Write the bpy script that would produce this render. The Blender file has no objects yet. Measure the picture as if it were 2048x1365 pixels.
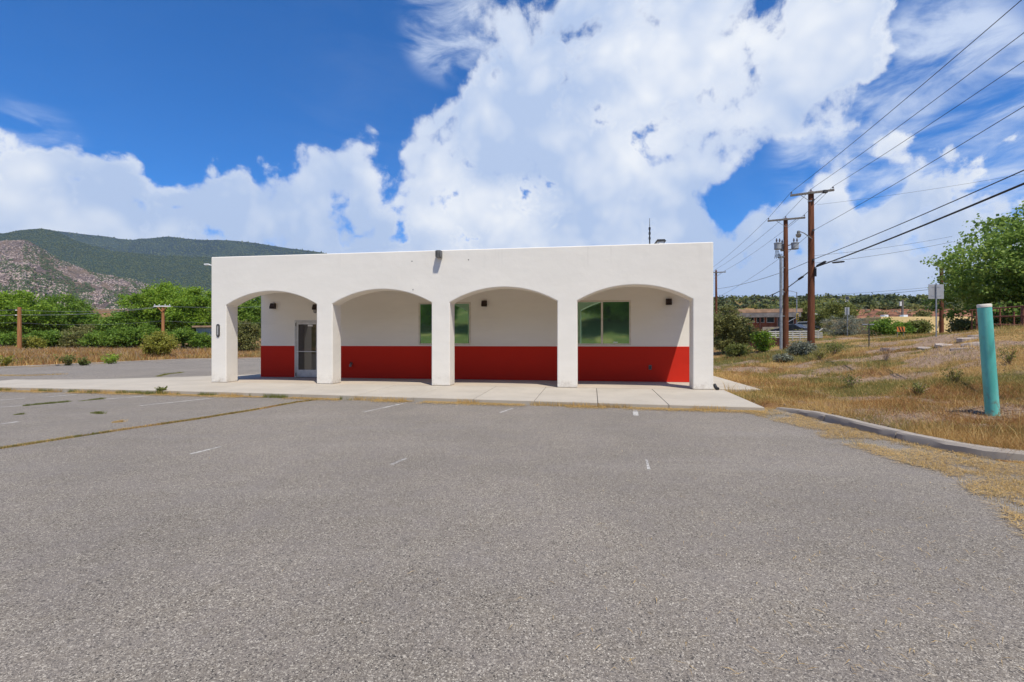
import bpy, bmesh, math, random
import numpy as np
from mathutils import Vector, Matrix, noise as mnoise

scene = bpy.context.scene
COL = scene.collection
R = math.radians
rng = np.random.default_rng(7)
random.seed(7)

# ------------------------------------------------------------------ camera
EYE = 1.58
F = 990.0                      # focal length in pixels of the 2048 px wide photograph
CX, CY = 1024.0, 682.5
cam = bpy.data.cameras.new('camera')
cam.sensor_width = 36.0
cam.lens = 36.0 * F / 2048.0
cam.clip_start = 0.1
cam.clip_end = 20000.0
cam_ob = bpy.data.objects.new('camera', cam)
cam_ob.location = (0, 0, EYE)
cam_ob.rotation_euler = (R(90), 0, 0)
COL.objects.link(cam_ob)
scene.camera = cam_ob

# ------------------------------------------------------------------ building frame (needed for the sun too)
YAW = R(-9.18)
BE = Vector((math.cos(YAW), math.sin(YAW), 0))       # along the facade
BN = Vector((-math.sin(YAW), math.cos(YAW), 0))      # into the building
BO = Vector((-10.43, 17.16, 0.15))
SUN = (BE * 0.29 - BN * 0.41 + Vector((0, 0, 1))).normalized()   # towards the sun
SUN_EL = math.asin(SUN.z)
SUN_AZ = math.atan2(SUN.x, SUN.y)                    # clockwise from +Y

# ------------------------------------------------------------------ node helper
class NT:
    def __init__(s, tree):
        s.t = tree; s.n = tree.nodes; s.l = tree.links
    def node(s, typ, **kw):
        n = s.n.new(typ)
        for k, v in kw.items(): setattr(n, k, v)
        return n
    def put(s, sock, v):
        if isinstance(v, bpy.types.NodeSocket): s.l.new(v, sock)
        elif v is not None:
            if isinstance(v, (tuple, list)) and len(v) == 3 and sock.type == 'RGBA': v = (*v, 1)
            sock.default_value = v
    def m(s, op, a, b=None, c=None, clamp=False):
        n = s.node('ShaderNodeMath', operation=op, use_clamp=clamp)
        s.put(n.inputs[0], a)
        if b is not None: s.put(n.inputs[1], b)
        if c is not None: s.put(n.inputs[2], c)
        return n.outputs[0]
    def vm(s, op, a, b=None, out=0):
        n = s.node('ShaderNodeVectorMath', operation=op)
        s.put(n.inputs[0], a)
        if b is not None:
            s.put(n.inputs[3] if op == 'SCALE' else n.inputs[1], b)
        return n.outputs[out]
    def rng(s, v, a, b, lo=0.0, hi=1.0, smooth=True):
        n = s.node('ShaderNodeMapRange', interpolation_type='SMOOTHSTEP' if smooth else 'LINEAR')
        s.put(n.inputs['Value'], v); s.put(n.inputs['From Min'], a); s.put(n.inputs['From Max'], b)
        s.put(n.inputs['To Min'], lo); s.put(n.inputs['To Max'], hi)
        return n.outputs[0]
    def mix(s, f, a, b, blend='MIX'):
        n = s.node('ShaderNodeMix', data_type='RGBA', blend_type=blend)
        s.put(n.inputs[0], f); s.put(n.inputs[6], a); s.put(n.inputs[7], b)
        return n.outputs[2]
    def noise(s, vec, scale, detail=4.0, rough=0.55, dist=0.0, out=0):
        n = s.node('ShaderNodeTexNoise')
        if vec is not None: s.put(n.inputs['Vector'], vec)
        s.put(n.inputs['Scale'], scale); s.put(n.inputs['Detail'], detail)
        s.put(n.inputs['Roughness'], rough); s.put(n.inputs['Distortion'], dist)
        return n.outputs[out]
    def voro(s, vec, scale, feature='F1', rnd=1.0, out='Distance', smooth=None):
        n = s.node('ShaderNodeTexVoronoi', feature=feature)
        if vec is not None: s.put(n.inputs['Vector'], vec)
        s.put(n.inputs['Scale'], scale); s.put(n.inputs['Randomness'], rnd)
        if smooth is not None: s.put(n.inputs['Smoothness'], smooth)
        return n.outputs[out]
    def mapping(s, vec, scale=(1, 1, 1), loc=(0, 0, 0), rot=(0, 0, 0)):
        n = s.node('ShaderNodeMapping')
        s.put(n.inputs['Vector'], vec); n.inputs['Scale'].default_value = scale
        n.inputs['Location'].default_value = loc; n.inputs['Rotation'].default_value = rot
        return n.outputs[0]
    def ramp(s, f, stops, interp='LINEAR'):
        n = s.node('ShaderNodeValToRGB'); cr = n.color_ramp; cr.interpolation = interp
        while len(cr.elements) < len(stops): cr.elements.new(0.5)
        for e, (p, c) in zip(cr.elements, stops):
            e.position = p; e.color = (*c, 1)
        s.put(n.inputs[0], f)
        return n.outputs[0]
    def obj(s): return s.node('ShaderNodeTexCoord').outputs['Object']
    def gen(s): return s.node('ShaderNodeTexCoord').outputs['Generated']
    def pos(s): return s.node('ShaderNodeNewGeometry').outputs['Position']
    def island(s): return s.node('ShaderNodeNewGeometry').outputs['Random Per Island']
    def objrand(s): return s.node('ShaderNodeObjectInfo').outputs['Random']
    def bump(s, h, strength=0.3, dist=0.02):
        n = s.node('ShaderNodeBump'); n.inputs['Strength'].default_value = strength
        n.inputs['Distance'].default_value = dist; s.put(n.inputs['Height'], h)
        return n.outputs[0]
    def sep(s, v):
        n = s.node('ShaderNodeSeparateXYZ'); s.put(n.inputs[0], v); return n.outputs

# ------------------------------------------------------------------ sky with clouds
world = bpy.data.worlds.new('World')
scene.world = world
world.use_nodes = True
W = NT(world.node_tree)
for n in list(W.n): W.n.remove(n)
SKY_STRENGTH = 0.1
wout = W.node('ShaderNodeOutputWorld')
bg = W.node('ShaderNodeBackground'); bg.inputs['Strength'].default_value = SKY_STRENGTH
W.l.new(bg.outputs[0], wout.inputs['Surface'])
sky = W.node('ShaderNodeTexSky', sky_type='NISHITA')
sky.sun_disc = False
sky.sun_elevation = SUN_EL
sky.sun_rotation = SUN_AZ
sky.altitude = 2000.0
sky.air_density = 1.0; sky.dust_density = 0.3; sky.ozone_density = 2.5
sdir = W.vm('NORMALIZE', W.gen())
sx, sy, sz = W.sep(sdir)
skycol = W.mix(1.0, sky.outputs[0], (0.13, 0.84, 1.56), 'MULTIPLY')

def pdir(px, py):
    return Vector(((px - CX) / F, 1.0, (CY - py) / F)).normalized()

def blob(px, py, rpx, edge=0.0):
    """soft round patch of sky about one direction, 1 in the middle, 0 at its rim"""
    d = pdir(px, py)
    dx, dz = (px - CX), (py - CY)
    rho = math.hypot(math.hypot(dx, dz), F)
    ang = rpx * F / (rho * rho) * (rho / F) ** 0.5
    c = W.vm('DOT_PRODUCT', sdir, tuple(d), out=1)
    return W.rng(c, math.cos(ang), math.cos(ang * edge) if edge else 1.0, 0.0, 1.0)

def addsum(items):
    acc = None
    for w, sck in items:
        v = W.m('MULTIPLY', sck, w)
        acc = v if acc is None else W.m('ADD', acc, v)
    return acc

# cumulus cover: a bank all round the horizon, one tower in front, blue gaps
elev = W.m('ARCSINE', sz)
bank = W.m('ADD', W.rng(elev, R(15), R(30), 0.85, -0.1, smooth=False), W.rng(elev, R(4), R(13), 0.35, 0.0))
warp = W.noise(sdir, 5.0, 2.0, 0.5, out=1)
wdir = W.vm('ADD', sdir, W.vm('SCALE', W.vm('SUBTRACT', warp, (0.5, 0.5, 0.5)), 0.07))
mid = W.noise(wdir, 7.0, 9.0, 0.66)
puff = W.voro(wdir, 19.0, 'F1', 1.0)
puff2 = W.voro(wdir, 47.0, 'F1', 1.0)
low = W.noise(sdir, 2.2, 1.0, 0.5)
cover = addsum([
    (1.0, bank), (0.5, W.m('SUBTRACT', low, 0.5)),
    (0.80, blob(1230, 130, 430, 0.45)), (0.55, blob(1080, 330, 260)), (0.45, blob(1350, 250, 250)),
    (0.6, blob(1500, 50, 330, 0.4)), (0.3, blob(1060, 90, 100)), (0.9, blob(1185, 60, 110)), (0.8, blob(1500, 10, 110)), (-0.45, blob(30, 225, 120)), (0.40, blob(900, 330, 150)), (0.35, blob(1480, 200, 250)),
    (0.25, blob(80, 400, 240)), (0.30, blob(690, 330, 110)), (0.50, blob(985, 230, 105)), (0.45, blob(880, 290, 90)),
    (0.45, blob(1790, 120, 80)), (0.45, blob(1700, 60, 150)), (0.45, blob(1850, 470, 170)),
    (-1.0, blob(380, 60, 430, 0.6)), (-0.55, blob(720, 160, 190)), (-0.45, blob(870, 120, 110)), (0.30, blob(300, 370, 130)), (0.35, blob(480, 370, 110)), (0.25, blob(600, 350, 90)),
    (-0.40, blob(345, 335, 80)), (-0.35, blob(770, 335, 45)),
    (-1.0, blob(1500, 360, 130, 0.1)), (-0.7, blob(1430, 410, 75)), (-0.7, blob(1585, 335, 90)), (-0.5, blob(1390, 320, 50)), (-0.35, blob(1335, 390, 45)),
    (-0.8, blob(1950, 90, 260)), (-0.55, blob(2020, 330, 230)), (-0.45, blob(1680, 240, 100)), (-0.4, blob(1790, 300, 120)),
    (-0.9, blob(972, 258, 45)), (-0.7, blob(940, 318, 36)), (-0.4, blob(684, 400, 34)), (0.5, blob(420, 460, 120)), (0.35, blob(560, 470, 120)), (0.3, blob(700, 470, 110)), (-0.9, blob(1208, 240, 52)), (-0.7, blob(1165, 285, 32)), (-0.5, blob(1190, 340, 26)), (-0.9, blob(1745, 372, 70)), (-0.8, blob(1000, 170, 40)), (-0.6, blob(1340, 385, 45)),
    (0.45, blob(1330, 470, 120)), (0.55, blob(1540, 440, 75)), (0.3, blob(1640, 420, 90)), (0.35, blob(1440, 350, 28)), (0.40, blob(1735, 285, 110)), (0.75, blob(340, 222, 34)),
])
cover = W.m('MINIMUM', W.m('MAXIMUM', cover, -0.30), 1.20)
midc = W.m('MULTIPLY', W.m('SUBTRACT', mid, 0.5), 3.4)
puffc = W.m('MULTIPLY', W.m('SUBTRACT', 0.42, puff), 0.62)
puffd = W.m('MULTIPLY', W.m('SUBTRACT', 0.42, puff2), 0.36)
field = W.m('ADD', W.m('ADD', cover, midc), W.m('ADD', puffc, puffd))
soft = W.rng(low, 0.35, 0.65, 0.22, 0.52)
alpha = W.rng(field, W.m('SUBTRACT', 0.44, W.m('MULTIPLY', soft, 0.35)), W.m('ADD', soft, 0.44))
# thin streaked high cloud
rot = W.mapping(wdir, scale=(3.0, 3.0, 9.0), rot=(0, R(-33), R(12)))
cir = W.noise(rot, 2.0, 6.0, 0.6, 0.4)
cirm = addsum([(0.80, blob(1930, 350, 330, 0.3)), (0.50, blob(900, 60, 130, 0.2)), (0.8, blob(1730, 270, 230)), (0.5, blob(1860, 150, 180)), (0.30, blob(1900, 90, 230)), (0.3, blob(60, 290, 130)), (0.16, low)])
cira = W.m('MULTIPLY', W.rng(cir, 0.36, 0.68), W.rng(cirm, 0.05, 0.62), clamp=True)
# colour: bright rims and tops, soft periwinkle bodies
body = W.noise(wdir, 3.2, 2.5, 0.5)
up = W.mapping(wdir, loc=(0.012, 0.0, 0.035))
mid_up = W.noise(up, 7.0, 2.0, 0.55); mid_lo = W.noise(wdir, 7.0, 3.0, 0.55)
lit = W.m('MULTIPLY', W.m('SUBTRACT', mid_lo, mid_up), 2.2)
depth = W.rng(field, 0.42, 1.0)
shade = W.m('ADD', W.m('MULTIPLY', depth, 0.62), W.m('MULTIPLY', W.m('SUBTRACT', body, 0.47), 3.0))
shade = W.m('SUBTRACT', shade, lit)
shade = W.m('SUBTRACT', shade, W.m('MULTIPLY', W.m('ADD', puffc, puffd), 0.55))
shade = W.m('ADD', W.m('SUBTRACT', shade, 0.04), W.rng(elev, R(2), R(10), 0.14, 0.0))
shadec = W.m('MAXIMUM', W.m('MINIMUM', shade, 1.0), 0.0)
cl = W.mix(shadec, (8.3, 8.6, 9.1), (4.4, 5.5, 7.7))
thin = W.mix(0.80, skycol, (6.9, 7.7, 9.1))
c1 = W.mix(cira, skycol, thin)
c2 = W.mix(alpha, c1, cl)
W.l.new(c2, bg.inputs['Color'])

sun_data = bpy.data.lights.new('sun', 'SUN')
sun_data.energy = 4.7
sun_data.angle = R(0.5)
sun_data.color = (1.0, 0.94, 0.82)
sun = bpy.data.objects.new('sun', sun_data)
sun.rotation_euler = SUN.to_track_quat('Z', 'Y').to_euler()
sun.location = (20, -20, 60)
COL.objects.link(sun)

scene.view_settings.view_transform = 'Standard'
scene.view_settings.look = 'None'
scene.view_settings.exposure = 0.15
scene.view_settings.gamma = 1.0
scene.view_settings.use_curve_mapping = False
scene.cycles.use_denoising = True
scene.cycles.max_bounces = 8
scene.cycles.transparent_max_bounces = 12

# ------------------------------------------------------------------ object helpers
def tag(o, label=None, cat=None, group=None, kind=None):
    if label: o['label'] = label
    if cat: o['category'] = cat
    if group: o['group'] = group
    if kind: o['kind'] = kind
    return o

def empty(name, loc=(0, 0, 0), rz=0.0, label=None, cat=None, group=None, kind=None):
    o = bpy.data.objects.new(name, None)
    o.location = loc; o.rotation_euler = (0, 0, rz); o.empty_display_size = 0.3
    COL.objects.link(o)
    return tag(o, label, cat, group, kind)

class MB:
    def __init__(s): s.v = []; s.f = []
    def add(s, verts, faces):
        b = len(s.v); s.v.extend([tuple(v) for v in verts])
        s.f.extend([tuple(b + i for i in f) for f in faces]); return s
    def box(s, x0, x1, y0, y1, z0, z1, M=None):
        vs = [Vector(p) for p in ((x0,y0,z0),(x1,y0,z0),(x1,y1,z0),(x0,y1,z0),(x0,y0,z1),(x1,y0,z1),(x1,y1,z1),(x0,y1,z1))]
        if M is not None: vs = [M @ v for v in vs]
        return s.add(vs, [(0,3,2,1),(4,5,6,7),(0,1,5,4),(1,2,6,5),(2,3,7,6),(3,0,4,7)])
    def tube(s, pts, radii, n=8, caps=True):
        pts = [Vector(p) for p in pts]
        if not isinstance(radii, (list, tuple)): radii = [radii] * len(pts)
        b = len(s.v); ref = None
        for i, p in enumerate(pts):
            t = (pts[min(i+1, len(pts)-1)] - pts[max(i-1, 0)]).normalized()
            if ref is None:
                ref = Vector((0,0,1)) if abs(t.z) < 0.9 else Vector((1,0,0))
                ref = (ref - t * ref.dot(t)).normalized()
            else:
                ref = (ref - t * ref.dot(t))
                ref = ref.normalized() if ref.length > 1e-6 else t.orthogonal().normalized()
            q = t.cross(ref)
            for k in range(n):
                a = 2*math.pi*k/n
                s.v.append(tuple(p + (ref*math.cos(a) + q*math.sin(a)) * radii[i]))
        for i in range(len(pts)-1):
            for k in range(n):
                k2 = (k+1) % n
                s.f.append((b+i*n+k, b+i*n+k2, b+(i+1)*n+k2, b+(i+1)*n+k))
        if caps:
            s.f.append(tuple(b+k for k in reversed(range(n))))
            s.f.append(tuple(b+(len(pts)-1)*n+k for k in range(n)))
        return s
    def prism(s, poly, z0, z1, M=None):
        """closed prism of a counter-clockwise polygon (x, y)"""
        n = len(poly)
        vs = [Vector((p[0], p[1], z0)) for p in poly] + [Vector((p[0], p[1], z1)) for p in poly]
        if M is not None: vs = [M @ v for v in vs]
        fs = [tuple(reversed(range(n))), tuple(range(n, 2*n))]
        fs += [(i, (i+1) % n, n+(i+1) % n, n+i) for i in range(n)]
        return s.add(vs, fs)
    def build(s, name, mat=None, parent=None, smooth=False, bevel=0.0, seg=2, loc=None, angle=40):
        me = bpy.data.meshes.new(name); me.from_pydata(s.v, [], s.f); me.update()
        if mat: me.materials.append(mat)
        if smooth:
            me.polygons.foreach_set('use_smooth', [True]*len(me.polygons))
            try: me.set_sharp_from_angle(angle=R(angle))
            except Exception: pass
        o = bpy.data.objects.new(name, me); COL.objects.link(o)
        if parent: o.parent = parent
        if loc is not None: o.location = loc
        if bevel:
            md = o.modifiers.new('bevel', 'BEVEL'); md.width = bevel; md.segments = seg
            md.limit_method = 'ANGLE'; md.angle_limit = R(35)
        return o

def np_mesh(name, verts, faces_flat, loop_total, mat=None, parent=None, smooth=False):
    """fast mesh from numpy arrays; every face has loop_total corners"""
    me = bpy.data.meshes.new(name)
    nv = len(verts); nf = len(faces_flat) // loop_total
    me.vertices.add(nv); me.vertices.foreach_set('co', np.ascontiguousarray(verts, dtype=np.float32).ravel())
    me.loops.add(nf*loop_total); me.loops.foreach_set('vertex_index', np.ascontiguousarray(faces_flat, dtype=np.int32))
    me.polygons.add(nf)
    me.polygons.foreach_set('loop_start', np.arange(0, nf*loop_total, loop_total, dtype=np.int32))
    if smooth: me.polygons.foreach_set('use_smooth', np.ones(nf, dtype=bool))
    me.update(calc_edges=True)
    if mat: me.materials.append(mat)
    o = bpy.data.objects.new(name, me); COL.objects.link(o)
    if parent: o.parent = parent
    return o

def copy_tree(o, parent=None):
    c = o.copy(); COL.objects.link(c)
    if parent: c.parent = parent
    for ch in list(o.children): copy_tree(ch, c)
    return c

def P(px, py, D):
    return Vector(((px-CX)/F*D, D, EYE + (CY-py)/F*D))

def G(px, py, z=0.0):
    D = F*(EYE-z)/(py-CY)
    return Vector(((px-CX)/F*D, D, z))

def BL(px, py, v):
    """pixel -> (u, z) on the building plane at depth v"""
    d = Vector(((px-CX)/F, 1.0, 0))
    t = (v + BN.dot(Vector((BO.x, BO.y, 0)))) / BN.dot(d)
    p = d*t
    return BE.dot(p - Vector((BO.x, BO.y, 0))), EYE - BO.z + (CY-py)/F*t

# value noise in numpy
_lat = np.random.default_rng(3).random((256, 256))
def vnoise(x, y):
    xi = np.floor(x).astype(int); yi = np.floor(y).astype(int)
    fx = x-xi; fy = y-yi; fx = fx*fx*(3-2*fx); fy = fy*fy*(3-2*fy)
    g = lambda a, b: _lat[a % 256, b % 256]
    return (g(xi,yi)*(1-fx)+g(xi+1,yi)*fx)*(1-fy)+(g(xi,yi+1)*(1-fx)+g(xi+1,yi+1)*fx)*fy
def fbm(x, y, o=4):
    s = 0; a = 0.5; t = 0
    for i in range(o):
        s = s + a*vnoise(x*2**i+17.3*i, y*2**i+9.1*i); t += a; a *= 0.5
    return s/t

# ------------------------------------------------------------------ materials
MATS = {}
def new_mat(name):
    m = bpy.data.materials.new(name); m.use_nodes = True
    t = NT(m.node_tree)
    b = m.node_tree.nodes['Principled BSDF']
    MATS[name] = m
    return m, t, b

def simple(name, col, rough=0.6, var=0.12, scale=8.0, metal=0.0, bump=0.0, bscale=60.0, spec=0.4, hue=None):
    m, t, b = new_mat(name)
    nz = t.noise(t.obj(), scale, 5.0, 0.6)
    dark = tuple(c*(1-var*1.6) for c in col); lite = tuple(min(1, c*(1+var)) for c in (hue or col))
    t.put(b.inputs['Base Color'], t.mix(t.rng(nz, 0.3, 0.7), dark, lite))
    t.put(b.inputs['Roughness'], t.rng(nz, 0.2, 0.8, max(0.02, rough-0.08), min(1, rough+0.08)))
    b.inputs['Metallic'].default_value = metal
    b.inputs['Specular IOR Level'].default_value = spec
    if bump:
        t.put(b.inputs['Normal'], t.bump(t.noise(t.obj(), bscale, 4.0, 0.6), bump, 0.01))
    return m

# white stucco
def stucco(name, col, dirt=True):
    m, t, b = new_mat(name)
    o = t.obj()
    big = t.noise(t.mapping(o, (0.5, 0.5, 1.6)), 1.1, 5.0, 0.6)
    streak = t.noise(t.mapping(o, (1.0, 1.0, 7.0)), 1.3, 6.0, 0.65)
    c = t.mix(t.rng(big, 0.35, 0.7), tuple(x*0.955 for x in col), col)
    c = t.mix(t.rng(streak, 0.52, 0.75, 0, 0.35), c, tuple(x*y for x, y in zip(col, (0.90, 0.89, 0.87))))
    if dirt:
        z = t.sep(o)[2]
        dn = t.noise(o, 5.0, 6.0, 0.7)
        f = t.m('MULTIPLY', t.rng(z, 0.0, 0.45, 1.0, 0.0), t.rng(dn, 0.42, 0.75))
        c = t.mix(t.m('MULTIPLY', f, 0.75), c, (0.42, 0.36, 0.30))
        dr = t.noise(t.mapping(o, (9.0, 9.0, 0.35)), 1.0, 5.0, 0.6)
        f2 = t.m('MULTIPLY', t.rng(z, 3.2, 4.34, 0.0, 1.0), t.rng(dr, 0.58, 0.8))
        c = t.mix(t.m('MULTIPLY', f2, 0.36), c, (0.5, 0.46, 0.41))
    t.put(b.inputs['Base Color'], c)
    if not dirt:
        z = t.sep(o)[2]; dn = t.noise(o, 4.0, 6.0, 0.7); roll = t.noise(t.mapping(o, (5.0, 5.0, 0.8)), 1.4, 5.0, 0.6)
        c = t.mix(t.rng(roll, 0.42, 0.72, 0, 0.35), c, (0.58, 0.045, 0.022))
        c = t.mix(t.m('MULTIPLY', t.rng(z, 0.0, 0.35, 0.8, 0.0), t.rng(dn, 0.40, 0.72)), c, (0.36, 0.14, 0.10))
        c = t.mix(t.rng(t.noise(o, 9.0, 7.0, 0.75), 0.66, 0.74, 0, 0.4), c, (0.40, 0.10, 0.07))
    b.inputs['Roughness'].default_value = 0.9
    b.inputs['Specular IOR Level'].default_value = 0.2
    h = t.m('ADD', t.m('MULTIPLY', t.noise(o, 3.0, 3.0, 0.5), 1.6), t.m('MULTIPLY', t.noise(o, 70.0, 5.0, 0.7), 0.22))
    t.put(b.inputs['Normal'], t.bump(h, 0.24 if dirt else 0.4, 0.02))
    return m
stucco('white_stucco', (0.83, 0.79, 0.715))
stucco('red_stucco', (0.57, 0.026, 0.012), dirt=False)

# concrete
def concrete(name, col, stain=(0.30, 0.24, 0.18), amt=0.5):
    m, t, b = new_mat(name)
    p = t.pos()
    a = t.noise(p, 0.9, 6.0, 0.62); s = t.noise(p, 2.7, 7.0, 0.7); g = t.noise(p, 160.0, 3.0, 0.6)
    c = t.mix(t.rng(a, 0.3, 0.7), tuple(x*0.86 for x in col), col)
    c = t.mix(t.rng(s, 0.56, 0.78, 0, amt), c, stain)
    c = t.mix(t.rng(g, 0.35, 0.75, 0.0, 0.25), c, tuple(x*0.7 for x in col))
    r = t.objrand()
    c = t.mix(t.rng(r, 0, 1, 0, 0.16, smooth=False), c, tuple(x*0.72 for x in col))
    t.put(b.inputs['Base Color'], c)
    b.inputs['Roughness'].default_value = 0.92; b.inputs['Specular IOR Level'].default_value = 0.2
    t.put(b.inputs['Normal'], t.bump(t.m('ADD', t.m('MULTIPLY', g, 0.3), s), 0.25, 0.01))
    return m
concrete('concrete', (0.47, 0.42, 0.35))
concrete('porch_concrete', (0.48, 0.41, 0.33))
concrete('kerb_concrete', (0.36, 0.315, 0.27), (0.14, 0.11, 0.085), 0.75)

# asphalt: old chip seal
def asphalt():
    m, t, b = new_mat('asphalt')
    p = t.pos()
    flat = t.mapping(p, (1, 1, 0))
    v1 = t.node('ShaderNodeTexVoronoi'); t.put(v1.inputs['Vector'], flat); v1.inputs['Scale'].default_value = 215.0
    v2 = t.node('ShaderNodeTexVoronoi'); t.put(v2.inputs['Vector'], flat); v2.inputs['Scale'].default_value = 105.0
    r1 = t.sep(v1.outputs['Color']); r2 = t.sep(v2.outputs['Color'])
    chip = t.ramp(r1[0], [(0.0, (0.045, 0.038, 0.035)), (0.16, (0.13, 0.112, 0.10)), (0.45, (0.205, 0.176, 0.157)), (0.72, (0.27, 0.235, 0.21)), (0.90, (0.35, 0.305, 0.265)), (1.0, (0.68, 0.63, 0.56))])
    big = t.ramp(r2[1], [(0.0, (0.045, 0.040, 0.038)), (0.3, (0.17, 0.148, 0.133)), (0.75, (0.26, 0.226, 0.20)), (1.0, (0.50, 0.45, 0.40))])
    c = t.mix(t.rng(r2[2], 0.62, 0.70), chip, big)
    tint = t.noise(flat, 14.0, 3.0, 0.6)
    c = t.mix(t.rng(tint, 0.45, 0.75, 0, 0.35), c, (0.20, 0.165, 0.13))
    wear = t.noise(flat, 0.35, 6.0, 0.62); wear2 = t.noise(flat, 1.9, 5.0, 0.6)
    c = t.mix(1.0, c, t.mix(t.rng(wear, 0.3, 0.7), (0.84, 0.84, 0.78), (1.04, 1.035, 0.96)), 'MULTIPLY')
    c = t.mix(t.rng(wear2, 0.35, 0.75, 0.0, 0.28), c, (0.205, 0.18, 0.172))
    lane = t.noise(t.mapping(flat, (0.16, 1.1, 1), rot=(0, 0, R(8))), 1.0, 4.0, 0.6)
    c = t.mix(t.rng(lane, 0.50, 0.72, 0, 0.16), c, (0.30, 0.275, 0.25))
    oil = t.noise(flat, 0.28, 5.0, 0.65, 1.5)
    c = t.mix(t.rng(oil, 0.58, 0.72, 0, 0.20), c, (0.12, 0.115, 0.10))
    stain = t.noise(flat, 0.8, 4.0, 0.6, 1.0)
    c = t.mix(t.rng(stain, 0.68, 0.78, 0, 0.22), c, (0.07, 0.066, 0.066))
    t.put(b.inputs['Base Color'], c)
    b.inputs['Roughness'].default_value = 0.88; b.inputs['Specular IOR Level'].default_value = 0.3
    h = t.m('ADD', t.m('MULTIPLY', v1.outputs['Distance'], -1.0), t.m('MULTIPLY', r1[1], 0.6))
    t.put(b.inputs['Normal'], t.bump(h, 0.45, 0.005))
asphalt()

def paint(name='road_paint'):
    m, t, b = new_mat(name)
    p = t.mapping(t.pos(), (1, 1, 0))
    n = t.noise(p, 26.0, 6.0, 0.75); n2 = t.noise(p, 2.3, 4.0, 0.6)
    worn = t.rng(t.m('ADD', n, t.m('MULTIPLY', n2, 0.6)), 0.66, 0.90)
    t.put(b.inputs['Base Color'], t.mix(worn, (0.56, 0.54, 0.50), (0.22, 0.20, 0.18)))
    b.inputs['Roughness'].default_value = 0.85
paint()

# soil / dry field; the shares of bare, green and rusty cover are stored on the ground mesh
def ground_mat():
    m, t, b = new_mat('field_soil')
    p = t.pos()
    def att(nm):
        n = t.node('ShaderNodeAttribute'); n.attribute_name = nm; return n.outputs['Fac']
    n3 = t.noise(p, 6.0, 6.0, 0.7); n4 = t.noise(p, 45.0, 4.0, 0.7); n2 = t.noise(p, 1.5, 5.0, 0.65)
    jit = t.m('MULTIPLY', t.m('SUBTRACT', n2, 0.5), 0.7)
    straw = t.mix(t.rng(n3, 0.35, 0.7), (0.24, 0.145, 0.055), (0.44, 0.29, 0.115))
    green = t.mix(t.rng(n3, 0.3, 0.7), (0.075, 0.075, 0.020), (0.17, 0.145, 0.045))
    rust = t.mix(t.rng(n3, 0.3, 0.7), (0.13, 0.065, 0.028), (0.27, 0.145, 0.065))
    dirt = t.mix(t.rng(n3, 0.3, 0.7), (0.22, 0.145, 0.10), (0.38, 0.27, 0.19))
    peb = t.voro(p, 9.0, 'F1', 1.0); dirt = t.mix(t.rng(peb, 0.12, 0.26, 0.6, 0.0), dirt, (0.46, 0.38, 0.31))
    c = t.mix(t.rng(t.m('ADD', att('green'), jit), 0.35, 0.65), straw, green)
    c = t.mix(t.rng(t.m('ADD', att('rust'), jit), 0.35, 0.65), c, rust)
    c = t.mix(t.rng(t.m('ADD', att('bare'), jit), 0.40, 0.62), c, dirt)
    c = t.mix(t.rng(n4, 0.4, 0.75, 0, 0.4), c, (0.11, 0.075, 0.045))
    t.put(b.inputs['Base Color'], c)
    b.inputs['Roughness'].default_value = 0.95; b.inputs['Specular IOR Level'].default_value = 0.1
    t.put(b.inputs['Normal'], t.bump(t.m('ADD', n3, t.m('MULTIPLY', n4, 0.5)), 0.8, 0.06))
ground_mat()

# foliage
def leaf_mat(name, a, b_, c_, trans=0.35):
    m, t, b = new_mat(name)
    r = t.island()
    col = t.ramp(r, [(0.0, a), (0.55, b_), (1.0, c_)])
    big = t.noise(t.pos(), 0.8, 2.0, 0.5)
    col = t.mix(t.rng(big, 0.35, 0.7, 0.0, 0.5), col, c_)
    t.put(b.inputs['Base Color'], col)
    b.inputs['Roughness'].default_value = 0.55; b.inputs['Specular IOR Level'].default_value = 0.25
    tr = t.node('ShaderNodeBsdfTranslucent')
    t.put(tr.inputs['Color'], t.mix(0.5, col, tuple(x*1.6 for x in c_)))
    mx = t.node('ShaderNodeMixShader'); mx.inputs[0].default_value = trans
    t.l.new(b.outputs[0], mx.inputs[1]); t.l.new(tr.outputs[0], mx.inputs[2])
    out = [n for n in t.n if n.type == 'OUTPUT_MATERIAL'][0]
    t.l.new(mx.outputs[0], out.inputs['Surface'])
    return m
leaf_mat('elm_leaf', (0.062, 0.134, 0.017), (0.133, 0.243, 0.030), (0.233, 0.330, 0.047))
leaf_mat('elm_leaf_bright', (0.094, 0.188, 0.017), (0.187, 0.314, 0.030), (0.298, 0.407, 0.047))
leaf_mat('cottonwood_leaf', (0.060, 0.135, 0.021), (0.145, 0.254, 0.040), (0.289, 0.381, 0.087))
leaf_mat('olive_leaf', (0.091, 0.111, 0.029), (0.156, 0.163, 0.047), (0.260, 0.247, 0.085))
leaf_mat('bush_leaf', (0.140, 0.168, 0.021), (0.252, 0.266, 0.039), (0.378, 0.350, 0.070))
leaf_mat('sage_leaf', (0.10, 0.115, 0.075), (0.18, 0.195, 0.14), (0.27, 0.28, 0.21), 0.15)
leaf_mat('juniper_leaf', (0.027, 0.048, 0.018), (0.053, 0.075, 0.025), (0.094, 0.112, 0.037), 0.1)
leaf_mat('weed_leaf', (0.084, 0.119, 0.025), (0.154, 0.182, 0.042), (0.238, 0.238, 0.063))
leaf_mat('straw', (0.288, 0.174, 0.055), (0.480, 0.314, 0.104), (0.672, 0.470, 0.190), 0.2)
leaf_mat('rust_weed', (0.165, 0.063, 0.018), (0.308, 0.131, 0.038), (0.462, 0.252, 0.081), 0.2)
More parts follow.
